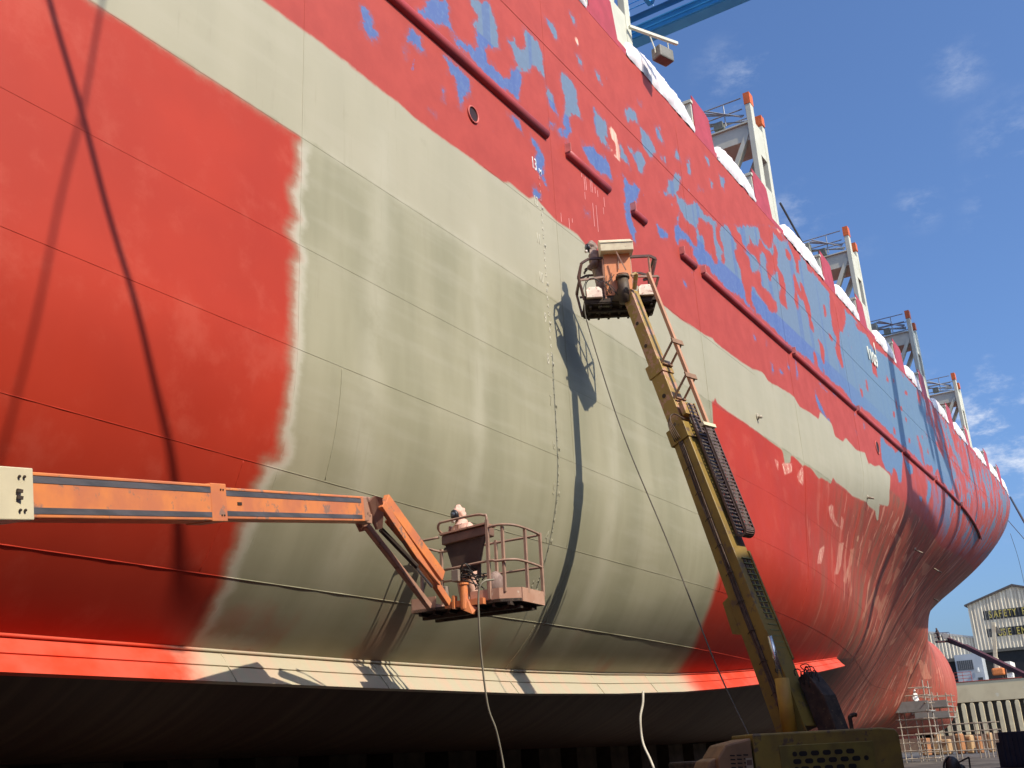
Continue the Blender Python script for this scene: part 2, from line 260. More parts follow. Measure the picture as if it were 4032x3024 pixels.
PAINT={"G":[[10.29,12.32],[11.3,12.34],[12.7,12.37],[12.52,12.33],[14.01,12.36],[14.58,12.3],[15.46,12.31],[16.78,12.34],[17.81,12.35],[18.03,12.5],[18.94,12.46],[19.18,12.63],[19.32,12.63],[20.14,12.43],[21.28,12.51],[22.1,12.25],[25.63,12.38],[27.62,12.34],[29.65,12.46],[30.29,12.55],[30.34,12.48],[31.77,12.46],[32.71,12.48],[33.9,12.56],[34.9,12.75],[35.26,12.67],[35.4,12.54],[37.88,12.76],[38.52,12.76],[39.06,12.51],[40.46,12.6],[41.57,12.6],[41.95,13.02],[43.56,12.9],[43.75,12.37],[45.01,12.45],[45.58,12.75],[46.06,12.67],[47.21,12.53],[48.78,12.76],[48.97,12.47],[49.08,12.17],[49.37,12.39],[50.21,12.41],[51.33,12.68],[53.46,12.6],[53.09,11.77],[53.36,11.05],[52.41,10.93],[51.29,10.81],[51.96,10.15],[51.49,10.15],[50.74,10.41],[49.17,10.37],[48.53,10.44],[47.18,10.35],[45.91,10.23],[44.64,10.28],[43.36,10.25],[43.02,10.24],[42.52,10.36],[42.18,10.03],[40.73,10.01],[40.4,9.86],[39.82,10.0],[39.42,10.08],[38.53,10.07],[38.35,9.95],[37.22,10.12],[36.89,10.05],[36.75,9.74],[36.04,9.59],[36.04,9.87],[36.0,10.06],[34.24,10.13],[32.6,10.2],[30.87,10.21],[29.9,10.28],[29.82,10.44],[29.63,10.25],[29.53,10.36],[29.46,10.17],[29.32,9.37],[29.6,7.65],[29.27,6.43],[29.11,5.98],[28.98,5.47],[28.96,5.29],[28.84,4.37],[29.02,3.52],[29.63,2.78],[29.84,2.29],[30.05,2.18],[22.67,1.98],[15.2,1.87],[11.09,1.88],[11.18,1.94],[11.21,2.24],[11.1,2.56],[11.11,2.84],[11.03,3.14],[11.05,3.26],[11.01,3.49],[10.92,3.76],[10.97,4.09],[11.04,4.32],[10.98,4.49],[11.21,4.53],[11.31,4.65],[11.27,4.78],[11.25,4.56],[11.14,5.03],[11.18,5.49],[11.18,6.21],[11.17,7.01],[11.18,7.81],[11.26,7.91],[11.22,8.06],[11.03,8.27],[11.2,8.59],[11.04,8.96],[11.22,9.35],[11.23,9.66],[11.17,9.94],[11.28,10.09],[11.27,10.14],[2.5,10.17],[2.5,16.2]],"B":[[[12.83,13.93],[13.04,13.92],[13.21,13.86],[13.24,13.7],[13.38,13.61],[13.37,13.37],[13.23,13.32],[13.02,13.35],[12.9,13.41],[12.94,13.59],[12.85,13.71]],[[14.38,14.37],[14.6,14.39],[14.76,14.37],[14.97,14.07],[14.81,14.03],[14.43,14.05],[14.31,13.88],[14.23,13.59],[14.18,13.68],[14.29,14.11]],[[15.63,14.46],[15.93,14.49],[16.17,14.45],[16.55,14.5],[16.7,14.47],[16.58,14.01],[16.28,13.76],[16.19,13.48],[16.07,13.76],[15.97,14.16],[15.67,14.07],[15.8,14.27]],[[15.55,13.55],[15.6,13.27],[15.45,13.25]],[[14.98,12.75],[15.26,12.77],[15.2,12.71]],[[14.97,15.49],[15.77,16.03],[15.85,15.93],[15.9,15.56],[16.04,15.35],[16.41,15.33],[16.9,15.41],[16.95,15.71],[16.9,15.95],[16.81,16.07],[17.06,16.37],[17.04,16.49],[16.81,16.57],[16.76,16.71],[17.21,17.02],[17.61,17.29],[17.7,17.07],[17.85,16.7],[17.94,16.1],[17.57,15.92],[17.28,15.7],[17.4,15.45],[18.15,15.34],[18.31,15.5],[18.48,15.81],[18.8,16.02],[18.97,15.89],[18.86,15.55],[18.74,15.13],[17.91,15.0],[17.23,14.97],[16.58,15.07],[16.14,15.03],[15.91,15.31],[15.55,15.29],[15.42,15.04],[14.7,15.01],[14.96,15.16],[15.03,15.37]],[[18.45,16.59],[18.73,16.86],[18.83,16.76],[19.02,16.78],[19.24,17.07],[19.18,17.57],[19.49,17.52],[19.89,17.52],[20.1,17.25],[20.14,16.58],[19.94,16.61],[19.67,16.7],[19.37,16.47],[19.4,16.34],[18.87,16.02],[18.67,16.23],[18.55,16.48]],[[20.16,16.42],[20.43,16.31],[20.6,16.01],[20.72,15.69],[20.32,15.71],[20.18,15.92]],[[21.11,17.31],[21.65,17.42],[21.88,17.14],[21.91,16.75],[22.08,16.38],[21.85,16.36],[21.56,16.2],[21.36,15.99],[21.38,15.55],[21.29,15.5],[21.15,15.14],[20.73,15.11],[20.63,15.25],[20.93,15.36],[21.04,15.57],[20.88,15.58],[21.12,16.1],[21.22,16.56],[21.03,16.7],[21.04,17.11]],[[20.1,15.3],[20.52,15.36],[20.5,15.25],[20.17,15.14]],[[18.14,14.41],[18.65,14.51],[18.9,14.15],[18.68,14.17],[18.41,14.29]],[[19.18,14.29],[19.51,14.29],[19.87,14.01],[19.74,13.63],[19.85,13.21],[19.48,13.37],[19.32,13.6],[19.41,14.01],[19.16,14.15]],[[19.2,12.88],[19.5,12.84],[19.48,12.66],[19.18,12.63]],[[20.22,18.66],[20.86,18.66],[21.08,18.38],[20.89,18.26],[20.58,18.47]],[[22.91,17.2],[23.68,17.14],[23.64,16.63],[23.47,16.49],[23.72,16.28],[23.31,16.15],[22.97,16.39],[22.88,16.7]],[[21.95,15.6],[22.27,15.57],[22.69,15.85],[22.95,15.7],[23.44,15.8],[23.69,15.3],[23.03,15.08],[22.38,15.07],[22.14,15.3]],[[24.4,16.92],[24.92,16.65],[25.06,16.28],[24.44,16.35]],[[25.09,18.35],[25.42,18.62],[25.87,18.67],[26.08,18.32],[25.56,18.24],[25.16,17.88],[25.04,18.1]],[[26.07,18.25],[26.81,18.24],[27.21,17.92],[26.64,17.45],[26.11,17.64]],[[24.99,17.01],[25.43,17.07],[25.93,17.32],[26.29,17.16],[25.93,16.57],[25.63,16.45],[25.48,16.76],[25.18,16.89]],[[24.44,15.82],[24.94,15.68],[25.56,15.87],[25.24,15.34],[24.9,14.97],[24.73,14.64],[24.85,14.22],[24.85,13.71],[24.4,14.03],[24.4,14.54],[24.48,15.2]],[[21.77,13.47],[22.03,13.49],[22.15,13.37],[21.83,13.31]],[[26.68,15.12],[27.16,15.16],[27.34,14.96],[26.82,14.74]],[[27.34,18.99],[27.74,19.15],[27.98,18.61],[27.47,18.53]],[[28.95,18.92],[29.26,18.58],[28.86,18.57]],[[28.69,17.87],[29.13,18.09],[28.8,17.33],[28.16,16.8],[27.49,16.54],[27.86,17.06]],[[28.46,16.99],[29.3,17.14],[29.12,15.58],[28.0,15.18],[28.32,15.94],[28.67,16.56]],[[23.19,18.6],[23.45,18.7],[23.53,18.31],[23.29,18.33]],[[21.9,19.77],[22.18,19.79],[22.23,19.49],[22.0,19.51]],[[22.12,18.44],[22.36,18.48],[22.41,18.19],[22.18,18.21]],[[27.35,18.88],[27.72,19.16],[27.74,18.87],[27.97,18.56],[27.53,18.55]],[[26.16,19.21],[26.49,19.39],[26.38,19.1]],[[27.49,17.99],[27.94,18.08],[27.9,17.88],[27.54,17.85]],[[29.0,19.05],[29.15,18.9],[29.34,18.56],[28.79,18.59]],[[29.82,18.93],[30.19,19.2],[30.09,18.48],[29.8,18.47]],[[31.67,20.13],[32.26,20.14],[32.05,19.8],[31.83,19.92]],[[33.09,19.97],[33.62,20.03],[33.44,19.46],[33.15,19.61]],[[31.98,19.2],[32.26,19.24],[32.12,18.94]],[[28.76,17.92],[29.23,18.1],[28.91,17.6],[28.84,17.32],[28.73,17.6]],[[30.62,18.41],[31.17,18.41],[30.59,18.14]],[[23.18,18.62],[23.47,18.68],[23.56,18.33],[23.36,18.41]],[[21.81,13.49],[22.01,13.5],[22.14,13.37],[21.94,13.36]],[[24.32,14.79],[24.78,14.91],[24.67,14.36],[24.93,14.18],[24.82,13.81],[24.58,13.91],[24.34,14.16],[24.35,14.51]],[[26.63,15.1],[26.97,15.14],[27.42,15.08],[27.16,14.84],[26.74,14.73],[26.65,14.91]],[[28.25,13.83],[28.49,13.79],[28.45,13.67],[28.25,13.7]],[[28.45,16.67],[29.0,16.87],[28.75,16.44],[28.27,15.96],[27.98,15.51],[27.97,15.21],[28.14,15.06],[28.3,15.38],[28.86,15.5],[29.46,15.5],[29.34,15.19],[29.79,15.03],[30.63,15.26],[31.09,15.2],[31.43,15.12],[32.29,15.08],[33.09,15.12],[34.02,15.21],[34.55,15.1],[35.85,15.22],[37.57,15.15],[38.64,15.11],[39.41,15.08],[41.01,15.21],[42.91,15.24],[44.11,15.25],[44.78,15.2],[46.33,15.31],[47.8,15.15],[48.27,14.85],[49.48,15.21],[51.3,15.33],[53.14,15.34],[56.26,15.25],[57.46,15.21],[60.65,15.24],[62.69,15.13],[65.61,15.63],[65.52,14.98],[67.56,15.92],[68.39,15.18],[69.96,15.15],[71.55,15.23],[71.85,15.79],[71.98,16.49],[70.9,17.06],[69.14,17.41],[68.69,17.75],[68.79,18.73],[66.69,18.6],[67.83,20.27],[65.61,20.5],[62.37,20.51],[58.54,20.28],[55.09,20.06],[53.63,20.2],[51.53,20.37],[49.58,20.27],[47.55,20.41],[46.31,20.41],[44.77,20.37],[42.85,20.54],[40.82,20.47],[39.78,20.51],[38.45,20.03],[35.97,19.05],[34.37,18.36],[32.51,17.64],[30.92,17.38],[30.33,17.52]],[[52.7,14.48],[53.38,14.51],[53.73,14.28],[55.06,14.44],[55.64,14.25],[57.16,14.82],[57.37,14.58],[57.3,14.24],[56.71,13.7],[55.93,12.73],[55.3,12.61],[55.2,13.12],[54.34,13.17],[53.86,12.68],[52.52,12.75],[52.12,13.14],[52.37,13.76]],[[57.81,14.53],[58.32,14.31],[59.56,14.38],[59.45,13.97],[58.58,13.61],[58.02,13.92]],[[63.4,14.36],[64.5,14.27],[63.92,13.47],[63.04,12.74],[62.51,13.03],[63.08,13.61]],[[60.44,12.84],[61.4,12.92],[61.22,12.66],[60.73,12.62]],[[34.55,14.09],[34.71,14.0],[34.53,13.91]],[[36.01,14.34],[36.1,14.19],[35.91,14.09]],[[36.07,13.48],[36.33,13.38],[36.31,13.08],[36.06,13.08]],[[36.99,13.5],[37.71,13.45],[37.06,13.41]],[[38.31,14.08],[38.51,13.91],[38.27,13.88]],[[39.46,14.54],[39.55,14.09],[39.35,13.65],[39.21,13.84]],[[42.45,14.46],[43.11,14.42],[43.76,14.34],[42.82,14.39]],[[41.8,13.94],[42.01,13.57],[42.51,13.24],[43.43,12.92],[42.88,12.91],[41.93,13.13],[41.64,13.47]],[[44.64,14.93],[45.07,14.65],[44.87,14.42],[44.62,14.62]],[[47.79,14.59],[48.2,14.46],[47.94,14.3]],[[49.56,14.51],[49.79,14.33],[49.45,14.06]],[[47.62,13.62],[47.9,13.55],[47.74,13.42]]],"R":[[[28.78,16.56],[29.09,16.36],[29.93,16.39],[29.87,15.75],[29.65,15.66],[28.94,15.8],[28.56,15.73],[28.33,15.97]],[[30.42,17.01],[31.63,17.26],[31.6,16.89],[31.57,16.52],[31.74,15.99],[31.68,15.79],[31.31,15.68],[31.2,15.84],[30.47,15.82],[30.49,16.18],[30.62,16.33],[30.21,16.26],[30.04,16.5]],[[31.94,17.46],[32.51,17.64],[32.19,16.88],[32.44,16.88],[32.52,16.59],[32.4,16.48],[32.12,16.67],[31.84,16.84]],[[32.14,16.32],[32.51,16.4],[32.36,15.95],[32.02,15.96]],[[33.36,18.08],[33.58,17.65],[34.09,17.52],[33.72,17.11],[33.69,16.76],[34.08,16.44],[34.0,15.93],[34.24,15.69],[34.13,15.25],[34.76,15.18],[35.41,15.11],[35.04,15.42],[34.85,15.72],[35.18,16.18],[35.66,16.17],[36.63,15.95],[36.78,15.81],[37.49,15.88],[37.97,16.18],[38.04,16.56],[37.57,16.59],[37.47,16.75],[36.42,16.72],[36.45,17.19],[36.36,17.35],[35.4,16.92],[35.32,17.1],[35.29,17.44],[34.84,17.53],[35.42,17.8],[36.09,17.72],[36.43,17.54],[36.68,17.68],[36.74,18.09],[37.09,18.48],[37.38,18.39],[37.5,18.15],[37.29,17.75],[37.31,17.4],[37.63,17.29],[37.87,17.62],[38.34,17.83],[38.31,18.03],[38.82,18.18],[38.71,17.65],[38.87,17.5],[38.47,17.07],[38.51,16.77],[39.43,16.69],[39.61,16.83],[39.41,17.17],[39.66,17.75],[39.58,18.39],[38.98,18.57],[39.31,19.25],[39.23,19.6],[38.95,19.61],[38.55,18.9],[37.45,18.87],[36.99,19.04],[36.71,18.56],[36.11,18.31],[35.69,18.53],[35.69,18.26],[35.03,17.79],[34.76,17.84],[34.66,18.1],[34.31,18.18],[34.22,18.45]],[[34.22,18.45],[38.57,20.34],[39.82,20.62],[40.01,20.53],[40.87,20.45],[40.18,20.07],[39.44,20.11],[39.14,20.07],[38.58,19.25],[38.13,18.94],[36.98,18.99],[37.03,19.43]],[[40.45,20.01],[41.01,20.07],[41.31,19.92],[40.84,19.39],[40.39,19.6]],[[40.92,20.43],[41.77,20.69],[42.66,20.69],[42.88,20.19],[42.33,20.11],[42.19,19.39],[41.69,19.24],[41.72,19.74],[41.53,20.15]],[[43.6,20.47],[44.21,20.62],[44.46,20.3],[43.69,20.1]],[[41.11,19.32],[41.44,19.1],[42.01,18.44],[42.03,18.06],[41.53,17.92],[41.34,18.2],[41.22,17.39],[40.92,17.12],[40.63,17.56],[41.02,18.3],[41.03,18.86]],[[41.97,19.04],[42.31,19.08],[42.94,18.52],[43.11,18.05],[42.97,17.47],[43.23,17.22],[42.98,16.83],[42.46,16.96],[42.47,17.52],[42.18,17.98],[41.91,18.49]],[[45.47,19.24],[45.9,19.25],[45.87,18.78],[45.41,18.3],[45.27,18.71]],[[44.77,20.37],[45.99,20.27],[47.01,20.26],[46.58,19.16],[46.52,18.21],[46.93,17.88],[46.34,17.33],[46.51,16.83],[47.13,16.34],[47.46,16.66],[47.38,17.33],[47.79,18.63],[48.54,18.59],[48.81,19.06],[49.67,19.74],[49.45,19.08],[49.6,18.49],[49.65,17.88],[49.83,18.32],[49.58,19.02],[49.74,19.86],[49.68,20.34],[49.03,20.6],[48.3,20.98],[46.41,20.81]],[[45.64,17.79],[46.25,17.71],[46.28,17.49],[45.56,17.49]],[[42.38,16.0],[42.76,15.99],[42.93,15.54],[42.78,15.24],[42.25,15.21]],[[43.56,16.8],[43.98,16.85],[44.37,16.53],[44.1,16.02],[44.05,15.66],[43.79,15.66],[43.57,16.03]],[[43.42,15.47],[43.82,15.46],[44.03,15.09],[43.53,15.16]],[[57.0,18.97],[57.46,18.88],[57.25,18.57],[56.72,18.56]],[[58.69,19.4],[58.98,19.2],[58.7,18.81],[58.42,18.87]],[[51.55,17.31],[52.06,17.25],[51.77,16.51],[51.42,16.66]],[[49.95,16.56],[50.5,16.31],[50.44,15.8],[50.04,15.84]],[[61.57,19.45],[62.24,19.4],[62.05,18.99],[61.38,19.05]],[[53.79,18.96],[54.67,19.11],[54.74,18.32],[54.56,18.06],[53.59,18.05]],[[58.4,18.07],[58.5,17.77],[58.5,17.32],[57.98,17.35]],[[59.08,17.8],[59.81,17.88],[59.75,17.5],[59.05,17.46]],[[56.92,16.92],[57.48,16.95],[57.22,16.45],[56.72,16.49]],[[60.13,17.39],[60.54,17.32],[60.27,16.97],[60.01,17.08]],[[56.26,15.84],[56.75,15.8],[56.56,15.38],[56.02,15.36]],[[54.19,20.49],[55.86,20.64],[56.68,20.34],[55.11,19.8],[54.2,19.89]],[[51.49,20.3],[53.13,20.31],[53.24,20.18],[51.62,19.92]],[[60.73,20.52],[61.88,20.49],[62.44,20.29],[61.65,20.19]],[[65.34,20.49],[67.33,20.65],[65.72,19.34],[65.17,19.64]],[[62.64,16.96],[63.23,16.93],[62.88,16.5],[62.39,16.5]],[[64.09,17.36],[64.74,17.22],[64.44,16.85]],[[65.51,17.82],[66.24,17.75],[66.02,17.33]],[[62.83,17.04],[63.61,16.24],[63.38,15.17],[62.9,15.12],[62.63,16.13]],[[64.01,17.27],[64.52,17.07],[64.31,16.81]],[[65.27,16.87],[65.47,16.28],[64.95,16.22]],[[65.43,15.7],[65.93,15.59],[65.63,15.11],[65.22,15.19]],[[59.98,16.23],[60.5,16.1],[60.24,15.77],[59.86,15.8]],[[58.55,15.65],[58.85,15.53],[58.72,15.35]]],"S":[[[23.72,17.08],[23.86,17.02],[23.98,17.14],[24.27,17.05],[24.39,16.59],[24.36,16.16],[23.95,16.16],[24.13,16.3],[24.14,16.63],[23.91,16.78]],[[23.72,16.39],[23.91,16.32],[23.76,16.23]],[[22.06,19.08],[22.26,19.1],[22.33,18.9],[22.14,18.89]],[[39.63,20.58],[40.48,20.95],[40.18,20.51],[39.75,20.46]],[[41.98,9.1],[42.58,9.28],[43.47,8.78],[44.64,8.66],[44.45,9.18],[45.06,9.04],[45.07,8.65],[43.46,8.63],[42.47,8.76]],[[40.7,7.22],[41.75,7.56],[41.63,7.28],[40.96,6.71],[40.11,6.59]],[[44.79,8.1],[45.82,8.26],[45.54,7.34],[44.84,6.81],[43.76,6.65],[44.36,7.18]],[[47.3,8.23],[48.43,8.4],[48.33,7.68],[47.44,7.19],[47.0,6.65],[46.14,6.7],[47.1,7.35],[47.9,7.87]],[[48.22,8.94],[48.89,9.01],[49.04,8.74],[48.55,8.71]],[[51.23,9.23],[52.11,9.24],[52.29,8.74],[51.92,8.69]],[[56.33,10.4],[59.38,10.44],[59.92,9.9],[60.63,9.37],[61.07,9.19],[62.0,8.91],[62.04,8.47],[60.6,8.35],[60.34,8.8],[60.31,9.23],[59.1,9.88]],[[62.03,9.41],[64.2,9.49],[63.93,8.9],[63.9,8.59],[62.69,9.0]],[[56.79,9.1],[57.31,8.47],[57.1,8.4],[56.67,8.9]],[[66.64,9.48],[68.04,9.55],[69.42,9.18],[67.83,9.21]],[[57.12,7.88],[58.24,7.59],[56.63,6.93],[53.89,5.74],[53.96,6.1],[56.72,7.37]],[[57.83,7.35],[59.72,7.66],[61.56,7.52],[62.54,8.03],[64.4,8.19],[64.28,7.71],[63.67,7.24],[65.95,6.94],[63.39,6.8],[61.38,7.05],[58.76,7.02]],[[64.54,10.44],[65.6,10.38],[66.39,9.87],[66.04,9.82],[65.04,10.2]],[[61.95,9.89],[63.06,10.23],[64.34,9.96],[63.39,9.83]],[[69.76,10.72],[74.77,11.04],[75.3,10.65],[73.8,10.36]],[[71.86,10.01],[73.0,10.09],[74.87,9.46],[74.05,9.43]],[[57.71,5.73],[59.52,5.98],[59.66,5.42],[58.59,5.33]],[[62.27,6.13],[64.71,6.25],[63.44,5.83]],[[50.45,8.74],[50.69,8.43],[50.33,8.63]],[[34.9,9.58],[35.36,9.49],[35.16,9.14],[35.0,9.3]],[[35.67,9.55],[36.95,9.78],[36.82,9.43],[35.86,9.12]],[[37.4,9.43],[38.31,10.02],[38.19,9.18],[37.56,9.22]],[[42.09,9.08],[42.94,9.31],[43.2,8.84],[44.08,8.77],[42.85,8.7]],[[57.39,7.89],[57.49,7.31],[54.18,5.76],[53.68,5.76],[56.52,7.29]],[[79.84,6.93],[83.32,7.51],[83.5,7.09],[81.21,6.73]],[[59.7,4.36],[61.6,4.81],[62.59,4.74],[60.69,4.43]],[[64.04,3.88],[64.87,4.16],[64.79,3.97]],[[97.87,6.67],[99.88,7.0],[102.26,5.97],[101.15,5.77],[99.74,6.32]],[[101.96,7.11],[106.97,7.07],[114.74,6.11],[114.08,5.9],[109.0,5.7],[104.58,6.38]],[[107.27,7.41],[111.16,6.97],[113.47,6.05],[111.49,6.05]],[[94.49,6.14],[95.4,6.18],[96.44,5.73]],[[119.51,7.51],[119.52,6.67],[118.22,6.61]]],"P":[[0.1,[[11.38,10.16],[12.02,10.19],[13.42,10.19],[14.99,10.16],[16.79,10.14],[18.41,10.12]]],[0.16,[[16.53,10.53],[16.58,9.2],[16.57,7.79],[16.4,6.66],[16.33,5.13]]],[0.22,[[21.27,10.22],[22.39,8.21],[22.17,6.23],[21.97,4.99],[21.95,3.58],[21.98,2.45]]],[0.25,[[13.43,11.16],[13.4,9.32],[13.24,7.74],[13.01,5.36],[13.31,3.37]]]]}
# ------------------------------------------------------------------ the ship
ship = thing('container_ship', 'huge red container ship in dry dock with grey primer and old blue paint showing', 'ship', (60, YC, 2))
def sdf(px, pz, poly):
    P = np.array(poly); d2 = np.full(px.shape, 1e9); ins = np.zeros(px.shape, bool)
    for i in range(len(P)):
        ax, az = P[i-1]; bx, bz = P[i]; ex, ez = bx-ax, bz-az; wx, wz = px-ax, pz-az
        t = np.clip((wx*ex+wz*ez)/(ex*ex+ez*ez+1e-12), 0, 1)
        d2 = np.minimum(d2, (wx-ex*t)**2+(wz-ez*t)**2)
        c = ((az > pz) != (bz > pz)) & (px < (bx-ax)*(pz-az)/(bz-az+1e-12)+ax)
        ins ^= c
    return np.where(ins, 1, -1)*np.sqrt(d2)
def polyfield(X, Z, polys, far=1.5):
    out = np.full(X.shape, -far)
    for p in polys:
        a = np.array(p); m = (X > a[:, 0].min()-far) & (X < a[:, 0].max()+far) & (Z > a[:, 1].min()-far) & (Z < a[:, 1].max()+far)
        if m.any(): out[m] = np.maximum(out[m], sdf(X[m], Z[m], p))
    return out
zr = np.concatenate([np.linspace(K0, 3, 34)[:-1], np.linspace(3, DECK, 175)])
xc = np.concatenate([np.linspace(-45, 2, 24)[:-1], np.geomspace(2.0, 112, 800)])
vv = np.linspace(0, 1, 90)[1:]; vv = 1-(1-vv)**1.6
Z, _ = np.meshgrid(zr, np.concatenate([xc, vv]), indexing='ij')
XE = xend(zr); Xg = np.zeros_like(Z); Xg[:, :len(xc)] = xc[None, :]; Xg[:, len(xc):] = 112+(XE[:, None]-112)*vv[None, :]
Bg = halfb(Xg, Z); Bg[:, -1] = 0
nr_, nc_ = Z.shape
def hull_mesh(name, sgn, step=1):
    Xs, Zs, Bs = Xg[::step, ::step], Z[::step, ::step], Bg[::step, ::step]
    if step > 1:
        Xs = np.hstack([Xs, Xg[::step, -1:]]); Zs = np.hstack([Zs, Z[::step, -1:]]); Bs = np.hstack([Bs, Bg[::step, -1:]])
        Xs = np.vstack([Xs, np.append(Xg[-1, ::step], Xg[-1, -1])]); Zs = np.vstack([Zs, np.append(Z[-1, ::step], Z[-1, -1])]); Bs = np.vstack([Bs, np.append(Bg[-1, ::step], Bg[-1, -1])])
    n, m = Xs.shape
    co = np.stack([Xs, YC+sgn*Bs, Zs], -1).reshape(-1, 3).astype(np.float32)
    idx = np.arange(n*m).reshape(n, m)
    q = np.stack([idx[:-1, :-1], idx[:-1, 1:], idx[1:, 1:], idx[1:, :-1]], -1).reshape(-1, 4)
    if sgn > 0: q = q[:, ::-1]
    me = bpy.data.meshes.new(name); me.vertices.add(n*m); me.vertices.foreach_set('co', co.ravel())
    me.loops.add(q.size); me.loops.foreach_set('vertex_index', q.ravel().astype(np.int32))
    me.polygons.add(len(q)); me.polygons.foreach_set('loop_start', np.arange(0, q.size, 4, dtype=np.int32)); me.polygons.foreach_set('loop_total', np.full(len(q), 4, np.int32))
    me.polygons.foreach_set('use_smooth', np.ones(len(q), bool)); me.update(); me.validate()
    o = bpy.data.objects.new(name, me); COL.objects.link(o); par(o, ship)
    return o, me, Xs.ravel(), Zs.ravel()
hull, hme, HX, HZ = hull_mesh('hull', -1)
def setattr_f(me, name, arr):
    a = me.attributes.new(name, 'FLOAT', 'POINT'); a.data.foreach_set('value', np.asarray(arr, np.float32))
gf = polyfield(HX, HZ, [PAINT['G']], 2.0)
bf = polyfield(HX, HZ, PAINT['B'], 1.5); rf = polyfield(HX, HZ, PAINT['R'], 1.5)
bf = np.minimum(bf, -rf)
sf = polyfield(HX, HZ, PAINT['S'], 1.0)
pf = np.zeros_like(HX)
for wd, L in PAINT['P']:
    L = np.array(L)
    d2 = np.full(HX.shape, 1e9)
    for i in range(1, len(L)):
        ex, ez = L[i]-L[i-1]; wx, wz = HX-L[i-1][0], HZ-L[i-1][1]; t = np.clip((wx*ex+wz*ez)/(ex*ex+ez*ez), 0, 1)
        d2 = np.minimum(d2, (wx-ex*t)**2+(wz-ez*t)**2)
    pf = np.maximum(pf, np.exp(-d2/(2*wd*wd)))
for nme, a in (('grey', gf), ('blue', bf), ('salmon', sf), ('pale', pf)): setattr_f(hme, nme, a)

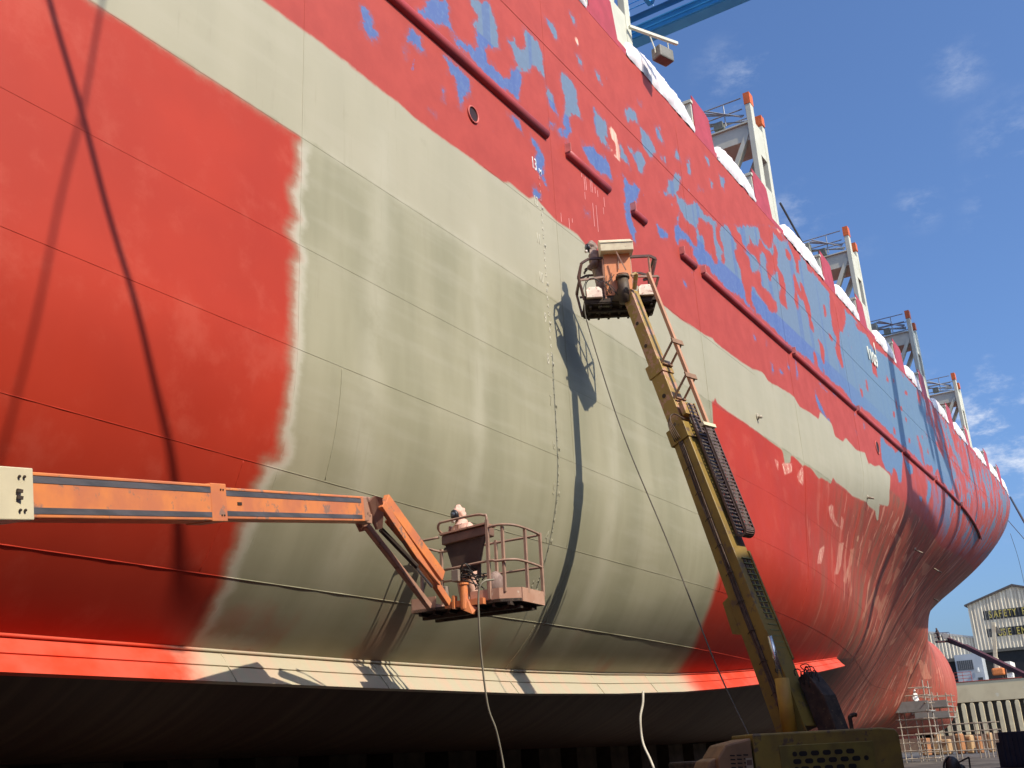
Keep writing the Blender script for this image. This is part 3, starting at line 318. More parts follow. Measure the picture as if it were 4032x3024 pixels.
def hull_material():
    m = bpy.data.materials.new('hull_paint'); t = NT(m)
    P = t.n('ShaderNodeTexCoord').outputs['Object']
    P = t.n('ShaderNodeNewGeometry').outputs['Position']
    xyz = t.n('ShaderNodeSeparateXYZ', {0: P}).outputs; X, Z_ = xyz[0], xyz[2]
    XZ = t.n('ShaderNodeCombineXYZ', {0: X, 1: 0.0, 2: Z_}).outputs[0]
    big = t.noise(XZ, .35, 4); mid = t.noise(XZ, 1.3, 6, .6); fine = t.noise(XZ, 6.0, 5, .65)
    cloudy = t.noise(XZ, .9, 7, .68)
    vert = t.noise(t.vmul(XZ, (3.2, 1, .22)), 1.0, 5, .6)          # tall narrow marks
    vert2 = t.noise(t.vmul(XZ, (1.1, 1, .10)), 1.0, 5, .6)
    spray = t.noise(t.vmul(XZ, (.35, 1, 2.4)), 1.0, 4, .55)           # sideways spray passes
    jag = t.noise(XZ, 1.6, 6, .7)
    # --- reds
    top = t.mix(t.ss(mid, .3, .7), (.45, .064, .042), (.385, .052, .036))
    low = t.mix(t.ss(big, .3, .7), (.47, .038, .014), (.40, .031, .012))
    low = t.mix(t.math('MULTIPLY', t.ss(cloudy, .50, .68), .22), low, (.60, .14, .09))
    low = t.mix(t.math('MULTIPLY', t.ss(t.noise(XZ, .28, 3), .55, .7), .35), low, (.36, .03, .012))
    zb = t.math('ADD', Z_, t.math('MULTIPLY', jag, .25))
    red = t.mix(t.ss(zb, 10.2, 10.35), low, top)
    # --- weathered fore part
    fwd = t.ss(t.math('ADD', X, t.math('MULTIPLY', big, 22.0)), 46, 66)
    zl = t.math('SUBTRACT', Z_, t.math('ADD', 11.85, t.math('MULTIPLY', t.math('MAXIMUM', t.math('SUBTRACT', X, 72.0), 0.0), .085)))
    under = t.math('SUBTRACT', 1.0, t.ss(zl, -.1, .1))
    old = t.mix(t.ss(vert, .35, .68), (.46, .075, .04), (.36, .085, .05))
    old = t.mix(t.math('MULTIPLY', t.ss(vert2, .50, .64), .55), old, (.22, .15, .085))
    olive = t.math('MULTIPLY', t.ss(t.math('ADD', t.math('MULTIPLY', X, .012), t.math('MULTIPLY', vert, .9)), 1.42, 1.85), t.ss(t.math('ADD', Z_, t.math('MULTIPLY', vert2, 3.0)), 10.5, 13.0))
    olive = t.math('MAXIMUM', olive, t.math('MULTIPLY', t.math('MULTIPLY', t.ss(vert, .50, .66), .65), t.math('MULTIPLY', t.ss(X, 66, 84), t.math('SUBTRACT', 1.0, t.ss(X, 108, 120)))))
    old = t.mix(t.math('MULTIPLY', olive, .85), old, t.mix(t.ss(vert, .4, .6), (.28, .23, .17), (.10, .085, .06)))
    old = t.mix(t.math('MULTIPLY', t.ss(vert, .62, .70), .6), old, (.52, .20, .14))
    st2 = t.noise(t.vmul(XZ, (.42, 1, .26)), 1.0, 7, .68); st3 = t.noise(t.vmul(XZ, (1.15, 1, .36)), 1.0, 6, .62); st4 = t.noise(t.vmul(XZ, (.9, 1, .5)), 1.7, 6, .7)
    old = t.mix(t.math('MULTIPLY', t.ss(st2, .50, .58), .72), old, (.25, .06, .035))
    old = t.mix(t.math('MULTIPLY', t.ss(st3, .575, .60), .75), old, (.66, .30, .20))
    old = t.mix(t.math('MULTIPLY', t.ss(st4, .60, .64), .6), old, (.50, .09, .05))
    old = t.mix(t.math('MULTIPLY', t.math('MULTIPLY', t.ss(st3, .30, .40), t.math('SUBTRACT', 1.0, t.ss(st3, .40, .44))), .6), old, (.16, .11, .065))
    blb = t.math('MULTIPLY', t.ss(X, 118, 128), t.math('SUBTRACT', 1.0, t.ss(Z_, 11.0, 12.5)))
    old = t.mix(blb, old, t.mix(t.ss(vert, .45, .6), (.42, .07, .04), (.50, .16, .10)))
    red = t.mix(t.math('MULTIPLY', fwd, under), red, old)
    worn = t.math('MULTIPLY', t.ss(X, 58, 78), t.ss(t.noise(t.vmul(XZ, (.8, 1, .25)), 1.0, 7, .7), .46, .58))
    red = t.mix(t.math('MULTIPLY', t.math('MULTIPLY', worn, .55), t.ss(Z_, 11.8, 12.2)), red, (.36, .13, .15))
    # --- blue remains
    bl = t.mix(t.ss(t.math('ADD', Z_, t.math('MULTIPLY', t.ss(vert2, .45, .55), .0)), 15.98, 16.04), (.095, .145, .33), (.145, .20, .28))
    bl = t.mix(t.math('MULTIPLY', t.ss(t.noise(t.vmul(XZ, (1.3, 1, .05)), 1.0, 1), .56, .60), .5), bl, (.075, .125, .31))
    bl = t.mix(t.math('MULTIPLY', t.ss(X, 38, 56), .75), bl, (.12, .205, .30))
    bl = t.mix(t.math('MULTIPLY', t.ss(X, 62, 84), .7), bl, (.13, .17, .24))
    bl = t.mix(t.math('MULTIPLY', t.ss(fine, .45, .7), .25), bl, (.20, .30, .42))
    bs = t.attr('blue')
    bsn = t.math('ADD', bs, t.math('ADD', t.math('MULTIPLY', t.math('SUBTRACT', jag, .5), .60), t.math('MULTIPLY', t.math('SUBTRACT', fine, .5), .30)))
    bsn = t.math('ADD', bsn, t.math('MULTIPLY', t.math('MULTIPLY', t.ss(X, 33, 38), t.ss(Z_, 14.8, 15.0)), .04))
    bm_ = t.ss(bsn, -.015, .04)
    chip = t.math('MULTIPLY', t.ss(t.noise(t.vmul(XZ, (2.6, 1, 1.5)), 1.0, 6, .7), .66, .685), t.math('MULTIPLY', t.ss(bs, -1.3, -.2), t.ss(Z_, 12.9, 13.4)))
    bm_ = t.math('MAXIMUM', bm_, t.math('MULTIPLY', chip, .8))
    fleck = t.noise(t.vmul(XZ, (.55, 1, .34)), 1.0, 7, .66)
    fm = t.math('MULTIPLY', t.ss(t.math('ADD', fleck, t.math('MULTIPLY', fine, .10)), .56, .59), t.math('MULTIPLY', t.ss(X, 56, 74), t.ss(t.math('ADD', zl, t.math('MULTIPLY', vert2, 2.0)), .8, 2.4)))
    bm_ = t.math('MAXIMUM', bm_, fm)
    halo = t.math('MULTIPLY', t.math('MAXIMUM', t.math('SUBTRACT', t.ss(bsn, -.12, .01), bm_), 0.0), .5)
    col = t.mix(halo, red, (.25, .10, .14))
    col = t.mix(bm_, col, bl)
    # --- grey primer
    g = t.mix(t.ss(t.noise(t.vmul(XZ, (.8, 1, .18)), 1.0, 4), .32, .68), (.36, .335, .225), (.285, .27, .175))
    g = t.mix(t.math('MULTIPLY', t.ss(spray, .45, .72), .35), g, (.42, .39, .29))
    g = t.mix(t.math('MULTIPLY', t.ss(t.math('ADD', Z_, t.math('MULTIPLY', mid, .3)), 10.28, 10.36), .55), g, (.46, .42, .31))
    g = t.mix(t.math('MULTIPLY', t.ss(mid, .60, .75), .22), g, (.25, .235, .16))
    g = t.mix(t.math('MULTIPLY', t.attr('pale'), t.math('MULTIPLY', t.ss(mid, .25, .6), .5)), g, (.47, .44, .33))
    stain = t.math('MULTIPLY', t.ss(t.noise(XZ, .55, 5), .50, .66), t.math('SUBTRACT', 1.0, t.ss(Z_, 2.2, 3.1)))
    g = t.mix(t.math('MULTIPLY', stain, .35), g, (.42, .07, .03))
    gs = t.attr('grey')
    left = t.math('MULTIPLY', t.math('SUBTRACT', 1.0, t.ss(X, 12.2, 13.0)), t.math('SUBTRACT', 1.0, t.ss(Z_, 9.9, 10.2)))
    soft = t.math('ADD', .045, t.math('MULTIPLY', left, .16))
    drip = t.math('MULTIPLY', t.math('MULTIPLY', t.ss(t.noise(t.vmul(XZ, (7, 1, .35)), 1.0, 3), .58, .70), t.ss(mid, .42, .6)), .22)
    g = t.mix(drip, g, (.27, .24, .16))
    lowr = t.math('MULTIPLY', t.ss(X, 26, 28), t.math('SUBTRACT', 1.0, t.ss(Z_, 5.5, 6.5)))
    soft = t.math('ADD', soft, t.math('MULTIPLY', lowr, .22))
    amp = t.math('ADD', .22, t.math('MULTIPLY', left, .42))
    gd = t.math('ADD', gs, t.math('MULTIPLY', t.math('SUBTRACT', t.math('MULTIPLY', t.math('ADD', jag, spray), .5), .5), amp))
    fringe = t.math('MULTIPLY', t.math('MULTIPLY', t.ss(gd, -.02, .10), t.math('SUBTRACT', 1.0, t.ss(gd, .14, .34))), left)
    g = t.mix(t.math('MULTIPLY', fringe, .6), g, (.58, .54, .44))
    gm = t.n('ShaderNodeMapRange', {0: t.math('DIVIDE', gd, soft), 1: -1.0, 2: 1.0, 3: 0.0, 4: 1.0}, interpolation_type='SMOOTHSTEP').outputs[0]
    col = t.mix(gm, col, g)
    # --- bare salmon / cream patches
    sm_ = t.ss(t.math('ADD', t.attr('salmon'), t.math('MULTIPLY', t.math('SUBTRACT', fine, .5), .22)), -.03, .04)
    scol = t.mix(t.ss(X, 36, 50), (.86, .60, .44), t.mix(t.ss(mid, .4, .62), (.50, .15, .09), (.56, .27, .16)))
    scol = t.mix(t.math('MULTIPLY', t.math('SUBTRACT', 1.0, t.ss(X, 42, 50)), t.math('MULTIPLY', t.ss(X, 30, 34), t.ss(fine, .4, .55))), scol, (.62, .22, .17))
    col = t.mix(t.math('MULTIPLY', sm_, t.math('ADD', .45, t.math('MULTIPLY', t.ss(vert, .4, .6), .4))), col, scol)
    # bottom plating below the bilge keel: brown red, darkened to near black as painted shade
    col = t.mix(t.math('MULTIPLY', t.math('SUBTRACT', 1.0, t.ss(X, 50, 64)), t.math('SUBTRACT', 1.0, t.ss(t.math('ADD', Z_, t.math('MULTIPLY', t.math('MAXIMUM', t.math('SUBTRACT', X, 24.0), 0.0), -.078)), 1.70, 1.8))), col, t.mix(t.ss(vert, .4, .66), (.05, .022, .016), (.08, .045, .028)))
    bump = t.math('ADD', t.math('MULTIPLY', big, .8), t.math('MULTIPLY', fine, .04))
    rough = t.math('ADD', .50, t.math('MULTIPLY', mid, .2))
    t.out(col, rough, 0, bump, .12, .08, .35)
    return m
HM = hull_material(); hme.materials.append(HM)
red_p = mat('red_paint', (.48, .06, .05), (.40, .05, .045), 2, .5, wear=(.25, .05, .04), wearamt=.62)
ph, phm, _, _ = hull_mesh('hull_port', 1, 6); ph.name = 'port_shell'; phm.materials.append(red_p)
# deck, bottom and stern closing plates
mb = MB(); xs_ = list(Xg[-1, ::20])+[float(Xg[-1, -1])]; bs_ = [float(halfb(x, DECK)) for x in xs_]; bs_[-1] = 0
mb.grid([[(x, YC-b, DECK) for x, b in zip(xs_, bs_)], [(x, YC+b, DECK) for x, b in zip(xs_, bs_)]]).build('deck', mat('deck_paint', (.22, .05, .04), rough=.8), ship)
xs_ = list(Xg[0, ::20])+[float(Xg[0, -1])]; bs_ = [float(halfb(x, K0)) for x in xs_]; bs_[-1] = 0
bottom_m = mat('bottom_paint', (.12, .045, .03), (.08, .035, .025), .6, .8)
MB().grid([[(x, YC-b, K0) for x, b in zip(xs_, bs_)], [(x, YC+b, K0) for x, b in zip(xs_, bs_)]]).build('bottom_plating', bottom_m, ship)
st = [(-45, YC-float(halfb(-45, z)), z) for z in zr[::12]]; st2 = [(-45, YC+float(halfb(-45, z)), z) for z in zr[::12]]
MB().grid([st, st2]).build('aft_bulkhead', red_p, ship)

# bilge keel: a long fin standing off the turn of the bilge
def bk_z(X): return float(np.interp(X, [-40, 8, 15.2, 20.4, 25, 29.5, 32.9, 38.4, 43.7, 51.5], [1.86, 1.86, 1.87, 1.92, 2.04, 2.21, 2.4, 2.77, 3.26, 3.92]))
keel_red = (.66, .055, .02)
def keel_material():
    m = bpy.data.materials.new('keel_paint'); t = NT(m); P = t.n('ShaderNodeNewGeometry').outputs['Position']
    X = t.n('ShaderNodeSeparateXYZ', {0: P}).outputs[0]; mid = t.noise(P, 1.1, 5); stk = t.noise(t.vmul(P, (2.5, .4, .4)), 1.0, 4)
    x2 = t.math('ADD', X, t.math('MULTIPLY', t.math('SUBTRACT', mid, .5), 1.2))
    inz = t.math('MULTIPLY', t.ss(x2, 10.7, 11.5), t.math('SUBTRACT', 1.0, t.ss(x2, 29.6, 31.2)))
    g = t.mix(t.ss(stk, .4, .62), (.47, .42, .30), (.52, .40, .29))
    t.out(t.mix(inz, t.mix(t.ss(mid, .35, .6), keel_red, (.66, .09, .05)), g), .55, 0, mid, .2, .01, .3); return m
KM = keel_material()
NX = [-40+i*2.5 for i in range(19)]+[7+.75*i for i in range(1, 62)]; NX = [x for x in NX if x < 51.4]+[51.5]
W1, W2 = .30, .32                              # two strakes of the fin
def kframe(X):
    z = bk_z(X); p = hp(X, z); n = hn(X, z); n.x = 0; n.normalize()
    wdt = np.interp(X, [40, 51.5], [1, .85]); return p, n, float(wdt)
P0, P1, P2 = [], [], []
for X in NX:
    p, n, k = kframe(X); t_ = V((0, -n.z, n.y)); t_ = t_ if t_.z > 0 else -t_
    P0.append((p-n*.03, t_)); P1.append((p+n*(W1*k), t_)); P2.append((p+n*((W1+W2)*k), t_))
kb = MB()
for A, B, th in ((P0, P1, .055), (P1, P2, .03)):
    kb.grid([[a+t*th for a, t in A], [b+t*th for b, t in B], [b-t*th for b, t in B], [a-t*th for a, t in A], [a+t*th for a, t in A]])
for i in (0, -1): kb.grid([[P0[i][0]+P0[i][1]*.05, P2[i][0]+P2[i][1]*.03], [P0[i][0]-P0[i][1]*.05, P2[i][0]-P2[i][1]*.03]])
bk = kb.build('bilge_keel', KM, ship)
MB().tube([hp(X, bk_z(X)+.055, .01) for X in NX if X > 0], .028, 6).build('fillet_weld', KM, bk, True)
for X in (15.6, 20.1, 24.2, 27.5, 11.9):
    i = X; p, n, k = kframe(i); t_ = V((0, -n.z, n.y)); t_ = t_ if t_.z > 0 else -t_
    MB().tube([p+t_*.06, p+n*W1+t_*.045+V((.02, 0, 0)), p+n*(W1+W2)+t_*.033+V((.03, 0, 0))], .009, 5).build('weld_bead', KM, bk, True)

# welded seams standing proud of the plating (they carry the same paint as the shell around them)
def seam(pts, r, jit=.25):
    mb = MB(); q = []
    for i, p in enumerate(pts): q.append(V(p)); 
    rr = [r*(1+jit*math.sin(i*1.7)+jit*.6*math.sin(i*4.1)) for i in range(len(q))]
    o = mb.tube(q, rr, 6).build('weld_seam', HM, ship, True)
    co = np.array([v.co[:] for v in o.data.vertices]); X_, Z_ = co[:, 0], co[:, 2]
    g_ = polyfield(X_, Z_, [PAINT['G']], 2.0); b_ = np.minimum(polyfield(X_, Z_, PAINT['B']), -polyfield(X_, Z_, PAINT['R']))
    for nme, a in (('grey', g_), ('blue', b_), ('salmon', polyfield(X_, Z_, PAINT['S'], 1.0)), ('pale', X_*0)): setattr_f(o.data, nme, a)
    return o
def longx(a, b): return list(np.geomspace(a, b, int(60*math.log(b/a)/math.log(4))+4))
for z, r, xe_ in ((10.15, .0015, 110), (8.12, .0018, 112), (6.3, .0028, 112), (4.42, .0045, 110), (2.86, .007, 60)):
    seam([hp(X, z+(0 if z > 3 else .004*(X-10)), .002) for X in longx(3.5, xe_)], r)
seam([hp(X, 17.66, .004) for X in longx(9, 118)], .006, .05)
seam([hp(X, 12.38, .001) for X in longx(17, 34)], .004)
def vseam(X, z0, z1, r): seam([hp(X, z, .003) for z in np.linspace(z0, z1, 40)], r)
vseam(11.31, 1.95, 20, .003); vseam(20.19, 4.42, 20, .003); vseam(20.45, 2.86, 4.40, .007); vseam(20.1, 1.95, 2.84, .007)
vseam(12.35, 4.45, 6.28, .008); vseam(29.2, 4.4, 20, .008); vseam(38.5, 2.8, 20, .008); vseam(47.8, 2.8, 20, .01); vseam(10.6, 2.9, 4.4, .007)

# half-round rubbing rails
for (a, b) in ((7.5, 19.95), (20.95, 23.3), (24.75, 25.6), (28.2, 29.3), (29.9, 38.75), (39.1, 48.1), (48.5, 57.2), (57.7, 65.2), (65.8, 74.0), (74.6, 88.5)):
    mb = MB(); n = max(3, int((b-a)/1.5)); rows = []
    for i in range(n+1):
        X = a+(b-a)*i/n; p = hp(X, 14.75); nrm = hn(X, 14.75); row = []
        for k in range(9):
            th = math.pi*k/8; row.append(p+nrm*(.14*math.sin(th)+.0)+V((0, 0, .14*math.cos(th))))
        rows.append(row)
    mb.grid(rows)
    for row in (rows[0], rows[-1]):
        b0 = len(mb.v); mb.v += [tuple(q) for q in row]; mb.f.append(tuple(range(b0, b0+9)))
    rr_ = mb.build('rubbing_rail', mat('rail_paint', (.42, .05, .05), (.30, .045, .045), 1.2, .55), ship, True)
    MB().box((a-.012, YC-float(halfb(a, 14.75))-.18, 14.74), (a+.006, YC-float(halfb(a, 14.75))+.01, 14.98)).build('end_plate', mat('rail_end_sunlit', (.75, .26, .22)), rr_) if a > 8 else None  # pale pink paints sunlight on the aft end of the rail

# overboard discharge opening with its ring
def ring_at(X, z, r, name, m1, deep=.5):
    p = hp(X, z)
    mb = MB(); pts = [p+V((math.cos(a)*r, -.02, math.sin(a)*r*1.0)) for a in [2*math.pi*i/24 for i in range(24)]]
    o = mb.tube(pts, .022, 8, True).build(name, m1, ship, True)
    b = MB(); ang = [2*math.pi*i/24 for i in range(25)]
    b.grid([[p+V((math.cos(a)*r, -.018, math.sin(a)*r)) for a in ang], [p+V((math.cos(a)*r*.93, -.012, math.sin(a)*r*.93)) for a in ang], [p+V((0, -.01, 0)) for a in ang]])
    b.build('opening', mat('dark_opening', (.035, .012, .012)), o)
    return o
rp = aty(1861, 452, 10.78)
ring_at(rp.x, rp.z, .19, 'discharge_port', mat('ring_paint', (.62, .14, .11)))
rp = aty(3448, 1764, 10.85); ring_at(rp.x, rp.z, .32, 'discharge_port', mat('ring_paint', (.62, .14, .11)))
# discharge stubs
stub_m = mat('stub_paint', (.42, .36, .26), (.2, .12, .08), 4)
for px, py, L, r, flange in ((2981, 1643, .17, .055, 1), (3415, 1959, .30, .045, 1), (3600, 2163, .5, .05, 1), (3677, 2238, .55, .05, 0), (3676, 2357, .4, .06, 0)):
    d = at(px, py, 1.0); lo, hi = 20, 150
    for k in range(60):
        X = (lo+hi)/2; z = d.z/d.x*X
        if d.y/d.x*X > YC-float(halfb(X, z)): hi = X
        else: lo = X
    p = hp(X, z); n = hn(X, z); n = (n+V((0, -.4, -.15))).normalized()
    o = MB().tube([p-n*.05, p+n*L], r, 12).build('discharge_stub', stub_m, ship, True)
    if flange: MB().tube([p+V((0, -.012, .02)), p+V((0, -.012, .02))+n*.03], r*2.0, 14).build('flange', mat('flange_paint', (.62, .55, .42)), o)

# draft marks welded on the shell: one figure every 0.2 m
MW = mat('mark_white', (.85, .85, .82), rough=.7); MCr = mat('mark_primer', (.60, .56, .44), rough=.7); MRd = mat('mark_red', (.62, .22, .19), rough=.7)
WR = Matrix.Rotation(R(90), 4, 'X')                                  # text faces -Y, reads towards the bow
def mark(s, X, z, size, m, depth=.005, sx=.8):
    p = hp(X, z+size*.35); n = hn(X, z+size*.35); ang = math.atan2(n.z, -n.y)
    M = Matrix.Translation(hp(X, z)+V((0, -.004, 0))) @ Matrix.Rotation(-ang, 4, 'X') @ WR
    o = text_obj('draft_mark', s, size, M, m, ship, depth, sx, .002)
    if m is HM:
        n_ = len(o.data.vertices)
        for a, v in (('grey', 1 if z < 12.45 else -1), ('blue', -1), ('salmon', -1), ('pale', .8)): setattr_f(o.data, a, np.full(n_, v))
    return o
for mtr in range(3, 14):
    zz = K0+mtr
    X0 = 19.42
    mm = MW if mtr == 13 else (MCr if mtr > 7 else HM)
    mark(str(mtr), X0-(.16 if mtr < 10 else .28), zz-.03, .46 if mtr == 13 else .36, mm, sx=.55); mark('M', X0+.06, zz-.03, .15 if mtr < 13 else .2, mm)
    for k, ch in ((8, '8'), (6, '6'), (4, '4'), (2, '2')):
        if mtr < 13 or k < 0: mark(ch, X0+.03, zz+k*.1-.0, .14, HM if mtr < 8 else (MCr if zz+k*.1 < 12.5 else MRd))
q = aty(3412, 1372, 10.78)
text_obj('hull_number', '1109', 1.05, Matrix.Translation((q.x-.2, 10.74, q.z-.6)) @ WR, mat('mark_cream', (.80, .80, .68)), ship, .02, 1.0, .012)
text_obj('hull_number', '1', .9, Matrix.Translation((q.x+1.6, 10.74, q.z+.25)) @ WR, mat('mark_cream', (.80, .80, .68)), ship, .02, 1.0, .012)
# load-line scribe bars
for px, py, w_, h_ in ((2289, 690, .02, .12), (2300, 722, .02, .40), (2306, 722, .02, .40), (2324, 728, .02, .42), (2330, 733, .02, .38), (2342, 748, .02, .2), (2352, 762, .02, .2), (2302, 770, .02, .22), (2378, 795, .02, .30), (2336, 845, .02, .7), (2350, 860, .02, .8), (2375, 830, .02, .2), (2208, 855, .02, .25), (2240, 880, .02, .3), (2252, 868, .02, .12)):
    a = aty(px, py, 10.78); o = MB().box((a.x, 10.773, a.z-h_/2), (a.x+w_, 10.79, a.z+h_/2)).build('scribe_mark', mat('scribe_red', (.80, .36, .33)), ship)

# bulwark: uprights along the deck edge, tie plates between
post_red = mat('bulwark_red', (.46, .06, .07), (.38, .05, .06), 1.5, .5, wear=(.6, .45, .33), wearamt=.72)
cream = mat('steel_cream', (.62, .60, .48), (.55, .54, .43), 1.3, .55, wear=(.35, .22, .14), wearamt=.70)
def edge_y(X, z=DECK): return YC-float(halfb(X, z))
up_x = [(-13.5, -12), (-7, -5.5), (1.2, 2.7), (8.2, 9.7), (16.2, 17.7), (23.2, 24.8), (31.15, 32.7), (37.3, 39.0), (46.5, 48.15), (52.7, 54.0), (60.6, 62.5), (67.2, 68.7), (75.7, 77.3), (82.6, 83.6), (90.8, 92.3), (97.2, 98.6)]
for a, b in up_x:
    y = edge_y(a)
    o = MB().prism([(a, y-.006, DECK-.03), (b+.3, y-.006, DECK-.03), (b, y-.006, 22.1), (b-.25, y-.006, 22.2), (a, y-.006, 22.3)], (0, .03, 0)).build('bulwark_upright', post_red, ship)
    MB().box((a-.09, y+.035, DECK), (a, y+.55, 21.95)).box((a-.16, y-.01, 21.95), (a+.03, y+.62, 22.06)).build('bracket', cream, o)
bl_p = MB(); xr = list(np.linspace(-45, 104, 90)); rows = []
for zz, in ((DECK-.02,), (DECK+.22,)): rows.append([(x, edge_y(x)-.003, zz) for x in xr])
bl_p.grid(rows).build('sheer_strake', post_red, ship)
# floodlight on an arm at the deck edge
a = aty(2478, 105, 10.7); 
fl = MB().bar(a, a+V((1.7, -.9, 0)), .10).build('floodlight_arm', cream, ship)
c = a+V((1.05, -.6, -.75))
MB().box((-.32, -.2, -.2), (.32, .2, .24), Matrix.Translation(c) @ Matrix.Rotation(R(-20), 4, 'Z')).build('lamp_housing', mat('lamp_grey', (.20, .19, .16)), fl, bevel=.05)
MB().tube([a+V((.75, -.35, 0)), c+V((-.36, .1, .1)), c+V((-.36, .1, -.05))], .02).tube([a+V((1.35, -.7, 0)), c+V((.36, -.1, .1)), c+V((.36, -.1, -.05))], .02).build('yoke', cream, fl)

# lashing bridges
orange = mat('orange_paint', (.75, .16, .04), rough=.5); dkst = mat('dark_steel', (.10, .10, .10), rough=.5, metal=.4); galv = mat('galvanised', (.38, .40, .42), rough=.45, metal=.5)
def lashing_bridge(X):
    y = edge_y(min(X, 95))+.02
    L = MB()                                   # side frame: two posts joined by a plate with openings
    for x0, x1, top in ((X, X+.40, 26.2), (X+1.35, X+1.7, 25.75)): L.box((x0, y, DECK-1.2), (x1, y+.24, top))
    L.box((X+.40, y+.02, 20.0), (X+1.35, y+.12, 22.4)); L.box((X+.40, y+.02, 23.9), (X+1.35, y+.12, 25.4)); L.box((X+.40, y+.02, 22.4), (X+.62, y+.12, 23.9))
    side = L.build('lashing_bridge_frame', cream, ship, bevel=.02)
    MB().box((X-.02, y-.02, 26.2), (X+.42, y+.26, 26.75)).build('orange_cap', orange, side); MB().box((X+1.33, y-.02, 25.85), (X+1.72, y+.26, 26.3)).build('orange_cap', orange, side)
    B = MB(); B.box((X+.1, y+.24, 24.5), (X+.3, y+32, 25.3)); B.box((X, y+.24, 25.3), (X+1.7, y+32, 25.36)); B.box((X+1.5, y+.24, 24.5), (X+1.65, y+32, 25.3))
    B.box((X+.3, y+.24, 24.5), (X+1.5, y+32, 24.58))
    B.build('cross_beam', cream, side)
    D = MB(); D.bar((X+.2, y+.3, 24.9), (X+.2, y+2.3, 21.0), .30, .2); D.bar((X+1.5, y+.3, 24.6), (X+1.5, y+2.3, 20.8), .30, .2)
    D.build('brace', cream, side)
    for yy in (y+3.4, y+9, y+16):
        for x_ in (X+.1, X+1.35): MB().box((x_, yy, 20.5), (x_+.3, yy+.4, 24.5)).build('inner_post', cream, side)
    H = MB()
    for zz in (26.05, 26.6): H.tube([(X+.05, y+.4, zz), (X+.05, y+20, zz)], .03, 6); H.tube([(X+1.65, y+.4, zz), (X+1.65, y+20, zz)], .03, 6)
    for k in range(10): H.tube([(X+.05, y+1.2+k*1.9, 25.5), (X+.05, y+1.2+k*1.9, 26.6)], .03, 6)
    for zz in (22.1, 21.6): H.tube([(X+.7, y+.2, zz), (X+.7, y+3.2, zz-.0)], .03, 6)
    H.build('handrail', galv, side)
    G = MB()
    for k in range(7):                          # lashing rods stowed at an angle
        b = V((X+.1+.15*k, y+.45, 25.7+.12*(k % 3))); G.tube([b, b+V((-.25-.05*k, 1.5+.15*k, .75-.12*k))], .035, 6)
    for k in range(3): G.tube([(X-.2+.2*k, y+3.0+.25*k, 24.9), (X-.2+.2*k, y+3.2+.25*k, 26.8)], .022, 6)
    G.build('lashing_rod', galv, side)
    U = MB(); U.box((X-.3, y+2.1, 25.6), (X+.2, y+2.9, 26.3)); U.box((X+.2, y+1.4, 25.6), (X+.6, y+1.8, 25.95))
    U.build('gear_box', mat('gear_olive', (.30, .30, .24)), side)
    C_ = MB()
    for k in range(4): C_.tube([(X-.15, y+2.2+.18*k, 25.9), (X-.15, y+2.2+.18*k, 21.5)], .018, 5)
    C_.build('hanging_cable', mat('cable_tan', (.35, .30, .2)), side)
for X in (-20.2, -5.2, 9.6, 24.6, 38.6, 53.75, 68.2, 83.4): lashing_bridge(X)
MB().tube([aty(3072, 800, 10.9), aty(3150, 940, 11.0), aty(3165, 968, 11.2)], .05, 6).build('pilot_line', dkst, ship)
# anchor line at the bow and mooring ropes
def rope(name, pts, r, m, label, cat): return tag(MB().tube(cat_pts(pts, 8), r, 6).build(name, m, None, True), label, cat)
rope('mooring_rope', [at(3978, 1958, 104), at(4010, 2015, 97), at(4050, 2085, 90)], .10, dkst, 'thick dark mooring rope running down from the bow bulwark to the quay', 'rope')
rope('guy_wire', [at(3970, 2050, 102), at(4035, 2125, 95), at(4060, 2155, 92)], .035, dkst, 'thin dark wire slanting off the bow below the thick mooring rope', 'wire')
rope('guy_wire', [at(3978, 2100, 110), at(4010, 2200, 110), at(4040, 2330, 110)], .02, dkst, 'very faint hanging wire in the sky right of the bow above the shed roof', 'wire')

# white sheeting stuffed over the deck edge between the uprights
tarp_m = mat('white_sheet', (.80, .76, .75), (.68, .60, .60), 2.5, .6, bump=.6, wear=(.66, .50, .50), wearamt=.66)
spans = [(17.8, 23.0, 'white plastic sheeting over the deck edge beside the floodlight, nearest bundle to the crane girder'), (25.6, 31.0, 'long white sheeting roll on the deck edge just below the blue crane girder'), (33.1, 37.2, 'white sheeting bundle between the two red uprights below the nearest lashing tower'),
         (40.6, 46.3, 'white sheeting bundle on the deck edge just past the nearest lashing tower'), (48.3, 52.6, 'white sheeting bundle before the second lashing tower'), (55.8, 60.4, 'white sheeting bundle just past the second lashing tower'),
         (62.8, 67.0, 'white sheeting bundle before the third lashing tower'), (70.5, 75.5, 'white sheeting bundle just past the third lashing tower'), (77.5, 82.4, 'white sheeting bundle before the farthest lashing tower'), (86.2, 90.5, 'white sheeting just past the farthest lashing tower'), (92.4, 97.0, 'ragged white sheeting between the last two uprights near the bow'), (98.8, 103.5, 'white sheeting at the tip of the bow bulwark')]
